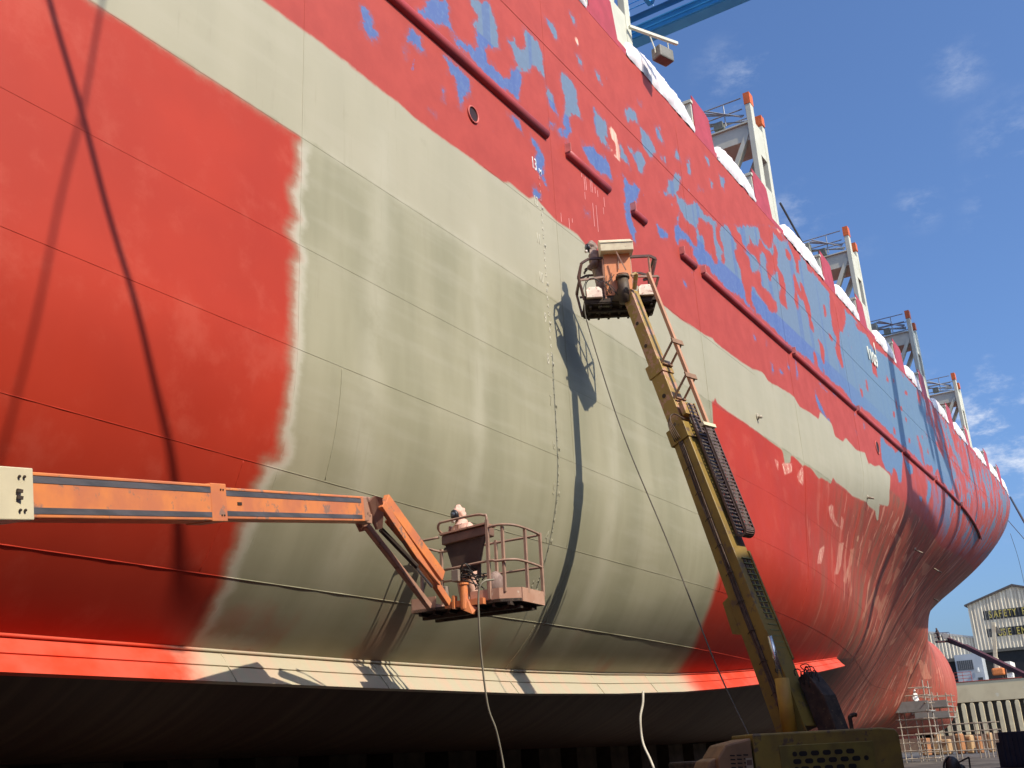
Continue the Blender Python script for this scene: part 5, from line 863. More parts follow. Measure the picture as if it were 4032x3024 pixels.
# perforated cover on the upper face of the base section
t1, t2 = tpy(2225), tpy(2600); n_ = 17; b = MB(); d_ = MB()
b.bar(bp(t2, -.05, .265), bp(t1, -.02, .245), .26, .012, LBn)
for k in range(n_):
    q = t2+(t1-t2)*(k+.5)/n_
    for s_ in (.035, -.10): d_.bar(bp(q-.05, s_, .27), bp(q+.045, s_, .268), .085 if s_ < 0 else .07, .012, LBn)
    b.bar(bp(q+.075, .09, .275), bp(q+.075, -.18, .275), .018, .016, aB)
pc = b.build('cable_tray_cover', mat('tray_green', (.22, .22, .07), (.16, .16, .06), 4), BS); d_.build('opening', dirt, pc)
b = MB(); b.bar(bp(tpy(2620), -.24, .27), bp(tpy(2190), -.22, .25), .05, .07, LBn); b.build('edge_rail', yel, BS)
# cable carrier chain (two runs and a U bend) with its push tube
tc0, tc1 = tpy(2130), tpy(1650); carr = MB(); cw = .13; no, ni = .56, .34
path = [(t_, ni) for t_ in np.linspace(tc1+.15, tc0, 34)]
rad = (no-ni)/2
path += [(tc0-rad*math.sin(a), ni+rad-rad*math.cos(a)) for a in np.linspace(.25, math.pi-.25, 9)]
path += [(t_, no) for t_ in np.linspace(tc0, tpy(1730), 28)]
sC = -.09
for i in range(len(path)):
    a_ = path[i]; b_ = path[min(i+1, len(path)-1)] if i < len(path)-1 else None; pv = path[i-1] if i else path[0]
    cen = bp(a_[0], sC, a_[1])
    carr.bar(bp(a_[0], sC-cw, a_[1]), bp(a_[0], sC+cw, a_[1]), .035, .03, aB)
    if b_:
        for s_ in (sC-cw, sC+cw):
            carr.bar(bp(a_[0], s_, a_[1]), bp(b_[0], s_, b_[1]), .018, .05, LBn)
CC = carr.build('cable_carrier', mat('carrier_brown', (.13, .085, .075), (.09, .06, .055), 4, .45), LB)
b = MB()
for k in range(4): b.tube([bp(t_, sC-.06+.04*k, n__+.0+.01*math.sin(i*1.1+k)) for i, (t_, n__) in enumerate(path)], .012, 5)
b.build('carried_hose', mat('hose_grey', (.16, .12, .10)), CC, True)
b = MB(); b.bar(bp(tc1+.25, sC-.2, .27), bp(tc0+.2, sC-.2, .28), .03, .12, LBn); b.bar(bp(tc1+.2, .0, .30), bp(tc1-.1, 0, .30), .36, .1, LBn); b.build('carrier_guide', yel2, CC)
tp = tpy(1730); rod0 = bp(tp, sC, no); rod1 = at(2552, 1075, 23.7)
pt = MB().bar(rod0, rod1, .075, .075, LBn).build('push_tube', rust_d if False else mat('tube_pinkish', (.58, .30, .17), (.48, .25, .15), 2, .5), LB)
MB().bar(rod0-aB*.03, rod0+aB*.05, .40, .10, LBn).build('push_bracket', pale, pt)
for f_ in (.52, .30):
    c = rod0+(rod1-rod0)*f_; c2 = bp((c-B0).dot(aB), 0, .15)
    b = MB()
    for s_ in (.15, -.15): b.bar(c+LBn*s_+nB*.05, c2+LBn*s_-aB*.35, .03, .04)
    b.bar(c+LBn*.18+nB*.05, c-LBn*.18+nB*.05, .12, .03, aB); b.bar(c+LBn*.15-aB*.35+(c2-c)*.8, c-LBn*.15-aB*.35+(c2-c)*.8, .03, .05, aB); b.build('guide_frame', mat('guide_brown', (.30, .17, .10)), pt)
# basket B
uB = V((.53, -.85, 0)).normalized(); vB = V((.85, .53, 0)).normalized(); oB = V((19.66, 9.90, 9.82)); WB, DB = 1.62, .84
p, out = basket(oB, uB, vB, WB, DB, 1.1, 0, tubes_m, rust_o, LB, chamfer=.1)
rb = mat('rail_dark_brown', (.14, .07, .05), (.10, .05, .04), 3, .5, wear=(.5, .28, .18), wearamt=.62)
b = MB()
for a, c in (((0, 0), (0, DB)), ((WB, 0), (WB, DB)), ((0, DB), (WB, DB)), ((0, 0), (WB, 0))): b.bar(p(*a, .05), p(*c, .05), .03, .16)
b.build('toe_board', dirt, LB)
b = MB()
for q in ((.30, .25, .62, .12), (.95, .25, 1.25, .12), (.28, .55, .62, .35), (1.05, .55, 1.35, .35)): b.prism([p(q[0], q[1], -.066), p(q[2], q[1], -.066), p(q[2], q[3], -.066), p(q[0], q[3], -.066)], V((0, 0, -.004)))
b.build('floor_mesh_patch', mat('mesh_pale', (.50, .47, .38), (.2, .18, .14), 30), LB)
def sqloop(pts, w_, m=rb, name='guard_rail'):
    b = MB()
    for i in range(len(pts)-1): b.bar(pts[i], pts[i+1], w_, w_)
    return b.build(name, m, LB)
sqloop([p(-.02, 0, .05), p(-.12, 0, .62), p(-.02, 0, .98), p(.15, 0, 1.08), p(.48, 0, 1.08)], .05); sqloop([p(-.02, DB, .0), p(-.12, DB, .60), p(-.02, DB, .98), p(.15, DB, 1.06), p(WB-.2, DB, 1.06), p(WB+.05, DB, .98), p(WB, DB, 0)], .045)
sqloop([p(1.10, 0, 1.08), p(WB-.05, 0, 1.08), p(WB+.08, 0, 1.0), p(WB-.05, .05, .55), p(WB-.25, .05, .50)], .055); sqloop([p(WB+.02, 0, 1.0), p(WB+.02, .4, 1.0), p(WB+.02, DB, 1.0)], .04); sqloop([p(-.02, 0, .98), p(-.02, DB, .98)], .04)
sqloop([p(-.08, 0, .55), p(.45, 0, .60), p(1.1, 0, .58), p(WB+.10, 0, .55), p(WB, .2, .25), p(WB-.02, .2, .05)], .045, tubes_m); sqloop([p(-.05, DB, .5), p(WB, DB, .5)], .04); sqloop([p(-.10, 0, .58), p(-.10, DB, .58)], .04)
for a, c in ((.46, DB), (.70, DB), (1.15, DB), (WB, DB), (.48, 0), (1.10, 0), (WB-.08, 0)): MB().bar(p(a, c, .05), p(a, c, 1.05), .05, .04).build('post', rb if c else mat('post_pinkish', (.55, .30, .2), (.4, .2, .14), 3), LB)
MB().prism([p(.50, -.03, .12), p(1.10, -.03, .12), p(1.10, -.03, 1.18), p(.50, -.03, 1.18)], vB*.03).build('support_panel', pale_o, LB)
b = MB(); b.prism([p(.42, -.22, 1.16), p(.42, .28, 1.16), p(.42, .28, 1.60), p(.42, .10, 1.60), p(.42, -.24, 1.36)], uB*.76); cb2 = b.build('control_box', mat('box_cream', (.80, .70, .48), (.70, .58, .40), 5, .35, wear=(.5, .38, .26), wearamt=.62), LB, bevel=.012)
b = MB(); b.bar(p(.42, -.245, 1.362), p(1.18, -.245, 1.362), .02, .02); b.build('lid_edge', pale, cb2)
b = MB(); b.bar(p(.78, -.22, 1.12), p(.95, -.28, .62), .025, .025); b.tube([p(.82, -.05, 1.1), p(.82, -.06, .75)], .012, 6); b.build('stay_rod', tubes_m, cb2)
for x0 in (.03, 1.22):
    b = MB(); b.prism([p(x0, -.10, .06), p(x0+.36, -.10, .06), p(x0+.36, -.10, .26), p(x0+.30, -.02, .36), p(x0+.08, -.02, .36), p(x0, -.10, .26)], vB*.22); b.build('side_box', boxwh, LB, bevel=.015)
b = MB(); b.tube([p(.88, -.12, -.12), p(.88, -.12, .48)], .13, 18); b.tube([p(.88, -.12, .48), p(.88, -.12, .53)], .16, 18); b.prism([p(.60, -.06, -.02), p(.86, -.16, .45), p(1.0, -.16, .45), p(1.05, -.06, -.05)], vB*.1); b.build('rotator', mat('rotator_dark', (.10, .07, .04), (.06, .04, .03), 4), LB, True)
b = MB()
for k in range(3): b.tube([p(.88+.13*math.cos(a), -.16+.1*math.sin(a), .50+.03*k) for a in [2*math.pi*i/12 for i in range(12)]], .012, 5, True)
b.build('coiled_hose', mat('hose_grey', (.16, .12, .10)), LB, True)
b = MB(); b.bar(at(2478, 1160, 23.95), p(.88, -.12, .0), .22, .22); b.bar(at(2498, 1140, 23.8), at(2505, 1075, 23.7), .09, .09); b.bar(at(2505, 1075, 23.7), at(2485, 1085, 23.6), .06, .06); b.build('boom_nose', yel2, LB, bevel=.02)
b = MB(); rr = random.Random(9)
for k in range(7):
    a = p(.35+rr.uniform(0, .6), -.06, rr.uniform(.4, .7)); c = p(.45+rr.uniform(0, .4), -.08, rr.uniform(.02, .2)); b.tube(cat_pts([a, (a+c)/2+uB*rr.uniform(-.12, .12)-vB*.05, c], 6), .008, 5)
b.tube(cat_pts([p(.02, -.03, .15), p(.05, -.04, .45), p(.2, -.05, .56), p(.38, -.05, .45)], 6), .012, 6)
b.build('dangling_cable', blk, LB, True)
suit_d = mat('coverall_dusty', (.36, .27, .22), (.22, .15, .12), 8, .8, bump=.8, wear=(.25, .16, .13), wearamt=.58)
person(p(.46, .50, -.03), (-.45, .9), 'painter in dusty coverall half hidden behind the cream control box of the raised basket', suit_d, (.30, .25, .98), (.25, -.05, 1.15), lean=.10, headturn=(.5, 0))
gun = thing('spray_lance', 'thin dark spray lance held out of the left side of the raised basket', 'spray lance', p(.1, .4, .9))
g0 = p(.16, .62, .95); MB().tube([g0, p(-.02, .30, .42)], .010, 6).build('tube', mat('lance_steel', (.3, .28, .24)), gun); MB().bar(g0, g0+V((0, 0, -.12)), .03, .04).build('grip', blk, gun)
# chassis and hoods
eB = (at(3560, 2880, 17.3)-at(2960, 2890, 17.0)); eB.z = 0; eB.normalize(); fB = V((-eB.y, eB.x, 0)); fB = fB if fB.dot(fw) > 0 else -fB
H0 = at(2960, 2890, 17.0)
def hpnt(a, b_, z): return V((H0.x, H0.y, 0))+eB*a+fB*b_+V((0, 0, z))
ztop = H0.z
hood_m = mat('hood_olive_yellow', (.24, .17, .03), (.17, .12, .03), 2.2, .6, wear=(.10, .07, .04), wearamt=.55)
hd = MB().prism([hpnt(0, 0, -1.0), hpnt(2.5, 0, -1.0), hpnt(2.5, 0, ztop-.12), hpnt(2.44, 0, ztop-.03), hpnt(2.2, 0, ztop), hpnt(0, 0, ztop)], fB*1.1).build('engine_hood', hood_m, LB, bevel=.03)
pn = MB().prism([hpnt(.42, -.012, -.95), hpnt(2.02, -.012, -.95), hpnt(2.02, -.012, ztop-.2), hpnt(.42, -.012, ztop-.2)], fB*.03).build('vent_panel', mat('vent_olive', (.20, .16, .03), (.14, .11, .025), 3), hd, bevel=.01)
slots = MB()
for r_ in range(7):
    zc = ztop-.34-.115*r_; off = .0 if r_ % 2 == 0 else .085
    for c_ in range(7):
        x0 = .56+c_*.20+off-.02; w_ = .14
        if c_ == 0 and r_ % 2 == 0: x0 += .09; w_ = .05
        if c_ == 6: w_ = .05 if r_ % 2 else 0
        if w_ == 0: continue
        pts_ = [hpnt(x0+.035*(1-math.cos(a))-(.035) + (w_-.07+.07 if math.cos(a) < 0 else 0)*0, 0, 0) for a in (0,)]
        k_ = []
        for a in [math.pi/2+math.pi*i/8 for i in range(9)]: k_.append(hpnt(x0+.038+.038*math.cos(a), -.0165, zc+.038*math.sin(a)))
        for a in [-math.pi/2+math.pi*i/8 for i in range(9)]: k_.append(hpnt(x0+max(w_, .08)-.038+.038*math.cos(a), -.0165, zc+.038*math.sin(a)))
        slots.prism(k_, fB*.006)
slots.build('vent_slot', mat('slot_black', (.012, .01, .008)), pn)
MB().tube(cat_pts([hpnt(1.83, .3, ztop-.02), hpnt(1.83, .3, ztop+.12), hpnt(1.83, .3, ztop+.19), hpnt(1.90, .3, ztop+.225), hpnt(1.95, .3, ztop+.22)], 6), .035, 12).build('exhaust_pipe', dirt, hd, True)
lh_ = MB().prism([hpnt(-.62, -.02, -1.0), hpnt(-.03, -.02, -1.0), hpnt(-.03, -.02, ztop-.06), hpnt(-.46, -.02, ztop-.14), hpnt(-.62, -.02, ztop-.34)], fB*.9).build('side_cover', mat('cover_ochre', (.26, .15, .07), (.20, .12, .06), 3), LB, bevel=.03)
b = MB()
for r_ in range(6):
    for c_ in range(3): b.prism([hpnt(-.41+.11*c_, -.024, ztop-.30-.06*r_), hpnt(-.33+.11*c_, -.024, ztop-.305-.06*r_), hpnt(-.33+.11*c_, -.024, ztop-.325-.06*r_), hpnt(-.41+.11*c_, -.024, ztop-.32-.06*r_)], fB*.003)
b.build('louvre', mat('slot_black', (.012, .01, .008)), lh_)
MB().prism([hpnt(-.16, -.026, ztop-.62), hpnt(-.02-.03, -.026, ztop-.62), hpnt(-.05, -.026, ztop-.36), hpnt(-.16, -.026, ztop-.36)], fB*.003).build('notice_plate', mat('notice_cream', (.40, .33, .22)), lh_)
MB().prism([hpnt(-.15, -.029, ztop-.47), hpnt(-.06, -.029, ztop-.47), hpnt(-.06, -.029, ztop-.39), hpnt(-.15, -.029, ztop-.39)], fB*.002).build('notice_print', mat('notice_brown', (.14, .08, .05)), lh_)
MB().prism([hpnt(-1.25, .1, -1.15), hpnt(-.6, .1, -1.15), hpnt(-.6, .1, ztop-.33), hpnt(-.72, .1, ztop-.38)], fB*.8).build('sloped_cover', mat('cover_ochre', (.26, .15, .07)), LB, bevel=.02)
cb = hpnt(.9, 1.5, GZ); mx_ = Matrix.Translation(cb) @ Matrix.Rotation(math.atan2(eB.y, eB.x), 4, 'Z')
MB().box((-2.1, -1.2, .35), (2.1, 1.2, .75), mx_).build('chassis', hood_m, LB, bevel=.04)
MB().box((-1.6, -.4, .75), (1.6, 1.3, 1.5), mx_).build('turntable', dirt, LB, bevel=.04)
for a, c in ((1.6, 1.3), (1.6, -1.3), (-1.6, 1.3), (-1.6, -1.3)):
    w_ = MB().tube([mx_ @ V((a, c-.2, .5)), mx_ @ V((a, c+.2, .5))], .5, 24).build('wheel', blk, LB, True); MB().tube([mx_ @ V((a, c-.22, .5)), mx_ @ V((a, c+.22, .5))], .25, 16).build('rim', hood_m, w_)

# --- hoses hanging from the baskets and keel
hose_g = mat('hose_olive', (.30, .27, .20), (.22, .20, .15), 3)
tag(MB().tube(cat_pts([at(2300, 1195, 23.6), at(2318, 1290, 23.3), at(2450, 1700, 21.9), at(2640, 2160, 20.2), at(2820, 2620, 18.5), at(2962, 2925, 17.5)], 10), .014, 6).build('air_hose', mat('hose_dark', (.10, .085, .06)), None, True), 'thin dark hose stretched from the raised basket down to the yellow lift', 'hose')
tag(MB().tube(cat_pts([at(1945, 2282, 17.2), at(1905, 2290, 17.1), at(1885, 2330, 17.05), at(1886, 2450, 17), at(1897, 2600, 17), at(1921, 2780, 17), at(1955, 2880, 17), at(1985, 3030, 17), at(1990, 3120, 16.5)], 8), .017, 6).build('air_hose', hose_g, None, True), 'olive hose hanging from the left basket down past the bilge keel', 'hose')
tag(MB().tube(cat_pts([at(2532, 2722, 25.6), at(2531, 2770, 25.4), at(2521, 2830, 25.2), at(2530, 2920, 25), at(2560, 2990, 24.6), at(2580, 3040, 24.2)], 8), .030, 7).build('air_hose', mat('hose_white', (.62, .56, .45)), None, True), 'thick pale hose hanging below the bilge keel, left of the yellow boom', 'hose')
# crane cables outside the picture, curves laid back along the sun from hull shadows
for pts_, kk, r_ in (([(3.9, 19.5), (4.7, 16.3), (5.55, 13.2), (6.3, 10.6), (6.54, 9.77), (7.16, 8.42), (7.8, 6.92), (8.58, 5.38), (9.25, 4.35), (10.14, 3.0), (11.0, 2.05), (11.2, 1.7)], (7, 14.5), .06), ([(8.4, 19.5), (7.95, 15.5), (7.55, 12.3), (7.32, 10.3), (7.2, 8.57), (7.05, 7.4), (6.95, 6.39), (6.93, 4.76), (7.01, 3.77), (7.1, 2.9)], (13, 20), .032)):
    c3 = [hp(x, z)-SUN*(kk[0]+(kk[1]-kk[0])*i/(len(pts_)-1)) for i, (x, z) in enumerate(pts_)]
    tag(MB().tube(cat_pts(c3, 6), r_, 6).build('crane_cable', dkst, None, True), 'unseen steel cable placed above the dock for its shadow on the hull, the %s one' % ('nearer the bow' if kk[0] == 7 else 'farther from the bow'), 'cable')
# ------------------------------------------------------------------ gantry crane over the ship
cblue = mat('crane_blue', (.07, .38, .75), (.05, .30, .66), .4, .45); cblue_d = mat('crane_blue_deep', (.04, .20, .44), (.03, .16, .38), .4, .5)
GC = thing('gantry_crane', 'blue portal gantry crane whose girder crosses the sky at the top of the frame', 'crane', (66, 27, QZ))
xa, xb = 64.4, 65.5; zg = 53.0
g1 = MB().box((xa, -30, zg), (xb, 85, zg+1.0)).build('main_girder', cblue, GC)
b = MB(); b.box((xa-.12, -30, zg+1.0), (xb+.1, 85, zg+1.1)).box((xa-.12, -30, zg+.05), (xa-.003, 85, zg+.15)).box((xa-.10, -30, zg+.5), (xa-.003, 85, zg+.58)); b.build('flange', cblue, g1)
MB().box((xa-1.0, -30, zg+1.3), (xa-.33, 85, zg+1.36)).build('walkway', cblue_d, g1)
b = MB()
for zz in (1.9, 2.4): b.tube([(xa-1.15, -30, zg+zz), (xa-1.15, 85, zg+zz)], .045, 5)
for y in np.arange(-30, 85, 2.0): b.tube([(xa-1.15, y, zg+1.3), (xa-1.15, y, zg+2.4)], .045, 5)
b.build('handrail', cblue, g1)
g2 = MB().box((59.2, -30, zg+.6), (59.9, 85, zg+1.5)).build('main_girder', cblue, GC)
b = MB()
for i, y in enumerate(np.arange(-28, 84, 4.0)): b.box((58.2, y, zg+1.4), (xa-1.2, y+.35, zg+1.8)); b.bar((58.2, y, zg+1.6), (xa-1.2, y+4, zg+1.6), .2, .2)
b.box((60.2, -30, zg+1.9), (60.6, 85, zg+2.4)); b.box((62, -30, zg+2.6), (62.3, 85, zg+3.0)); b.box((61, -30, zg+1.85), (61.15, 85, zg+1.9))
for y in np.arange(-30, 85, 5.0): b.tube([(60.4, y, zg+2), (62.1, y+2.5, zg+2.8), (60.4, y+5, zg+2)], .1, 6)
b.build('cross_bracing', cblue, GC)
for y in (-8.4, 64):
    MB().box((64.4, y-.4, QZ), (65.3, y+.4, zg)).build('leg', cblue, GC); MB().bar((57.5, y, zg), (52, y, QZ), 1.0, 1.0).build('leg', cblue, GC)
    MB().bar((64.8, y, 30), (54.5, y, 30), .6, .6).build('leg_brace', cblue, GC); MB().box((50, y-.9, QZ), (67, y+.9, QZ+1.4)).build('bogie', cblue_d, GC)
DM = thing('shadow_mast', 'unseen blue mast added on the quay to cast shadow lines across the bow', 'crane', (78.7, -8, QZ))  # unseen mast and stays, added to throw the bow's shadow lines
MB().tube([(78.7, -8, QZ), (78.7, -8, 44)], .22, 12).build('mast', cblue, DM, True)
MB().bar((65.2, -8.4, 36.6), (78.4, -8, 25.5), .5, .5).build('stay', cblue, DM); MB().tube([(72, -8, 30.5), (73.5, -8, 12)], .07, 8).build('stay_rod', cblue, DM)
MB().box((77.5, -9.2, QZ), (79.9, -6.8, QZ+1.2)).build('base', cblue_d, DM)

# ------------------------------------------------------------------ shed, office and yard beyond the dock head
BX = 265.0
SH = thing('fabrication_shed', 'big corrugated cream shed with yellow lettering on black bands beyond the bow', 'building', (BX, 31, QZ))
def corr_mat():
    m = bpy.data.materials.new('corrugated_cream'); t = NT(m); P = t.n('ShaderNodeNewGeometry').outputs['Position']
    n1 = t.noise(t.vmul(P, (1, 3.4, .05)), 1.0, 4, .7); n2 = t.noise(t.vmul(P, (1, .3, .3)), 1.0, 4)
    c = t.mix(t.ss(n1, .38, .62), (.86, .75, .56), (.50, .42, .31)); c = t.mix(t.math('MULTIPLY', t.ss(n2, .45, .7), .4), c, (.82, .72, .54))
    t.out(c, .6); return m
CMt = corr_mat()
def corrugated(X, y0, y1, z0, ztop, pitch=.75, amp=.11):
    """sheet facing -X between y0 and y1; ztop(y) gives its upper edge"""
    n = int(abs(y1-y0)/pitch*6); lo, hi = [], []
    for i in range(n+1):
        y = y0+(y1-y0)*i/n; dx = amp*math.sin(2*math.pi*i/6); lo.append((X+dx, y, z0)); hi.append((X+dx, y, ztop(y)))
    return MB().grid([lo, hi])
ez, az_, yl, ya = 29.2, 32.3, 41.7, 31.4; yr = 2*ya-yl
gt = lambda y: az_-(az_-ez)*abs(y-ya)/(yl-ya)
fac = corrugated(BX, yl, yr, 19.0, gt).build('gable_cladding', CMt, SH)
MB().grid([[(BX, yl, QZ), (BX+60, yl, QZ)], [(BX, yl, ez), (BX+60, yl, ez)]]).build('side_wall', mat('shed_side', (.66, .60, .48)), SH)
MB().prism([(BX-.5, yl+.6, ez-.15), (BX-.5, ya, az_+.15), (BX-.5, yr-.6, ez-.15), (BX-.5, yr-.6, ez+.2), (BX-.5, ya, az_+.55), (BX-.5, yl+.6, ez+.2)], (60, 0, 0)).build('roof', mat('shed_roof', (.12, .10, .09)), SH)
MB().box((BX+.4, yr, QZ), (BX+.5, yl, 19.0)).build('bay_shade_panel', mat('bay_shade_black', (.012, .013, .014)), SH)  # black panel stands in for the shade inside the open bay
MB().box((BX-.1, yr, 18.4), (BX+.2, yl, 19.0)).build('door_header', mat('header_grey', (.13, .12, .10)), SH)
MT = lambda y, z, x=BX-.3: Matrix(((0, 0, -1, x), (-1, 0, 0, y), (0, 1, 0, z), (0, 0, 0, 1)))
letter_m = mat('letter_yellow', (.62, .50, .12), (.5, .4, .1), 2)
def band(ya_, z0, z1, letters):
    bd = corrugated(BX-.04, ya_, yr, z0, lambda y: z1).build('sign_band', mat('band_black', (.045, .045, .045), (.03, .03, .03), 1), SH)
    for ch, px, py in letters:
        q = atx(px, py, BX-.3); text_obj('letter', ch, 2.2, MT(q.y, q.z-.75), letter_m, bd, .04, .62, .012)
c1, c2 = atx(3870, 2407, BX), atx(3876, 2441, BX)
band(c1.y, c2.z-.1, c1.z, [('S', 3893, 2420), ('A', 3912, 2418), ('F', 3932, 2416), ('E', 3951, 2414), ('T', 3968, 2412), ('Y', 3986, 2410), ('F', 4023, 2406), ('I', 4040, 2404)])
c1, c2 = atx(3884, 2477, BX), atx(3890, 2508, BX)
band(c1.y, c2.z-.1, c1.z, [('U', 3929, 2490), ('S', 3949, 2489), ('E', 3969, 2487), ('E', 4003, 2483), ('M', 4021, 2482)])
LO = thing('side_annex', 'low corrugated cream annex with a sloping roof edge, left of the lettered shed', 'building', (BX, 50, QZ))
lt = lambda y: 21.9+(y-41.8)*.222
corrugated(BX+.5, 75, 41.8, 17.6, lt).build('cladding', CMt, LO)
MB().prism([(BX+.4, 41.7, 21.85), (BX+.4, 75, 29.3), (BX+.4, 75, 29.75), (BX+.4, 41.7, 22.3)], (30, 0, 0)).build('roof', mat('annex_roof', (.62, .58, .52)), LO)
MB().box((BX+1.2, 41.8, QZ), (BX+1.4, 75, 17.6)).build('bay_shade_panel', mat('bay_shade_black', (.012, .013, .014)), LO)  # black sheet paints the annex's unlit interior
MB().box((BX+.3, 41.8, 17.2), (BX+.9, 75, 17.9)).build('header', mat('header_grey', (.13, .12, .10)), LO)
OF = thing('site_office', 'pale grey two storey site office with a long barred window below the annex', 'building', (BX-4, 44, QZ)); ox = BX-4
k_ = ox/225.; y1_, y2_ = 39.6*k_, 34.7*k_; zt = 15.7*k_
MB().box((ox, y2_, QZ), (ox+5, y1_, zt)).build('wall', mat('office_grey', (.42, .45, .48), (.37, .40, .43), .6), OF)
wn_ = MB().box((ox-.06, y2_+2.0, zt-3.4), (ox+.02, y1_-.35, zt-1.3)).build('window', mat('office_glass', (.08, .085, .09)), OF)
b = MB()
for k in range(9):
    yy = y2_+2.0+(y1_-.35-y2_-2.0)*k/8; b.box((ox-.10, yy-.04, zt-3.4), (ox-.05, yy+.04, zt-1.3))
b.build('window_bar', mat('bar_grey', (.25, .25, .25)), wn_)
MB().box((ox-.05, y2_+.5, QZ), (ox+.02, y2_+1.5, QZ+2.2)).build('door', mat('door_dark', (.05, .05, .05)), OF)
MB().box((ox-.9, y2_+.9, zt-4.0), (ox-.2, y2_+1.2, zt-3.1)).build('wall_light', mat('lamp_white', (.85, .85, .8)), OF)
# small truck-mounted hoist with a pale mast, and a white lorry
CR = thing('mobile_crane', 'orange mobile crane with a tall pale mast parked before the dark shed bay', 'mobile crane', (248, 35, QZ)); cx = 246.0
f0, f1 = atx(3905, 2672, cx), atx(3958, 2668, cx)
def qb(px0, py0, px1, py1, X, dep): a, c = atx(px0, py0, X), atx(px1, py1, X); return (X, min(a.y, c.y), min(a.z, c.z)), (X+dep, max(a.y, c.y), max(a.z, c.z))
MB().box(*qb(3902, 2632, 3956, 2656, cx, 3)).build('upper_body', mat('crane_orange', (.72, .22, .06)), CR, bevel=.3)
MB().box(*qb(3906, 2656, 3950, 2669, cx+.3, 4)).build('carrier', mat('carrier_dark', (.07, .05, .04)), CR)
MB().bar(atx(3922, 2632, cx+1), atx(3911, 2450, cx+1), .75, .75).bar(atx(3928, 2632, cx+1), atx(3922, 2590, cx+1), 1.0, .8).build('mast', mat('mast_cream', (.62, .52, .36), (.5, .4, .28), 1), CR, bevel=.05)
MB().bar(atx(3921, 2468, cx+1), atx(3934, 2494, cx+1), .5, .5).bar(atx(3926, 2492, cx+1), atx(3952, 2486, cx+1), .35, .3).bar(atx(3934, 2494, cx+1), atx(3938, 2478, cx+1), .2, .2).build('jib_head', mat('jib_dark', (.20, .17, .13)), CR)
for px in (3912, 3928, 3944): a = atx(px, 2670, cx); MB().tube([(a.x, a.y-.0, QZ+.45), (a.x+3, a.y, QZ+.45)], .5, 14).build('wheel', blk, CR)
TR = thing('lorry', 'white lorry parked with its cab facing the dock, right of the orange crane', 'lorry', (cx, 31, QZ))
tw = mat('lorry_white', (.82, .80, .70))
(a0, a1) = qb(3958, 2626, 3990, 2668, cx+1, 2.2); 
MB().prism([(cx+1, a0[1], QZ+.4), (cx+1, a1[1], QZ+.4), (cx+1.2, a1[1], a1[2]-.5), (cx+1.6, a1[1], a1[2]), (cx+1.6, a0[1], a1[2]), (cx+1.2, a0[1], a1[2]-.5)], (2, 0, 0)).build('cab', tw, TR)
MB().box((cx+.95, a0[1]+.15, QZ+2.0), (cx+1.25, a1[1]-.15, QZ+3.3)).build('windscreen', mat('glass_dark', (.03, .035, .04), rough=.15), TR)
MB().box((cx+1.6, a0[1]+.1, a1[2]), (cx+8, a1[1]+1.6, a1[2]+1.1)).build('cargo_cover', tw, TR)
MB().box((cx+.9, a0[1]-.35, QZ+1.9), (cx+1.2, a0[1]-.08, QZ+3.1)).build('mirror', tw, TR); MB().box((cx+.9, a0[1]+.1, QZ+.55), (cx+1.05, a1[1]-.1, QZ+.9)).build('grille', mat('grille_brown', (.25, .18, .14)), TR)
for y in (a0[1]+.2, a1[1]-.4): MB().tube([(cx+1.9, y, QZ+.5), (cx+1.9, y+.3, QZ+.5)], .5, 14).build('wheel', blk, TR)

# far boom lift working at the bow
dk_red = mat('far_lift_maroon', (.09, .025, .028), (.06, .018, .02), 1)
FLT = thing('boom_lift', 'dark maroon boom lift slanting up from lower right to a basket by the bulb', 'boom lift', (118, 2, GZ)); d0 = 150.0
a, c, e = at(3735, 2515, d0), at(3800, 2545, d0-3), at(4330, 2800, d0-25)
MB().bar(c, e, .62, .58).build('boom', dk_red, FLT); MB().bar(a, c, .45, .35).bar(at(3738, 2527, d0), at(3800, 2550, d0-3), .35, .35).build('jib_arm', dk_red, FLT)
fo = at(3715, 2523, d0); uF = V((.5, -.85, 0)).normalized(); vF = V((.85, .5, 0)); pf2 = lambda a, b_, c_: fo+uF*a+vF*b_+V((0, 0, c_))
MB().box((0, 0, 0), (1, 1, 1), Matrix((( uF.x*1.9, vF.x*.9, 0, pf2(-.9, 0, -.2).x), (uF.y*1.9, vF.y*.9, 0, pf2(-.9, 0, -.2).y), (0, 0, .25, pf2(0, 0, -.2).z), (0, 0, 0, 1)))).build('platform_floor', dk_red, FLT)
b = MB()
for h in (.6, 1.15): b.tube([pf2(-.9, 0, h), pf2(1.0, 0, h), pf2(1.0, .9, h), pf2(-.9, .9, h)], .03, 5, True)
for x, y in ((-.9, 0), (1, 0), (1, .9), (-.9, .9), (.1, 0)): b.tube([pf2(x, y, 0), pf2(x, y, 1.15)], .03, 5)
b.build('guard_rail', dk_red, FLT)
MB().bar(pf2(-.1, 0, .55), pf2(.75, 0, .55), .35, .7).build('control_console', mat('console_grey', (.22, .20, .19)), FLT)
tb_ = V((e.x, e.y, GZ)); MB().box((-2, -1.2, .6), (2, 1.2, 2.4), Matrix.Translation(tb_)).build('turntable', dk_red, FLT, bevel=.1); MB().bar((tb_.x, tb_.y, GZ+2), e, .9, .9).build('riser', dk_red, FLT)
for x_, y_ in ((1.5, 1.2), (1.5, -1.2), (-1.5, 1.2), (-1.5, -1.2)): MB().tube([tb_+V((x_, y_-.2, .5)), tb_+V((x_, y_+.2, .5))], .5, 16).build('wheel', blk, FLT)
person(pf2(-.45, .45, .05), (-.7, .7), 'dark clothed worker standing in the far maroon lift basket beside the bulb', mat('suit_dark', (.06, .035, .03)), (.45, .25, 1.15), (.35, -.2, 1.1), mask=False)

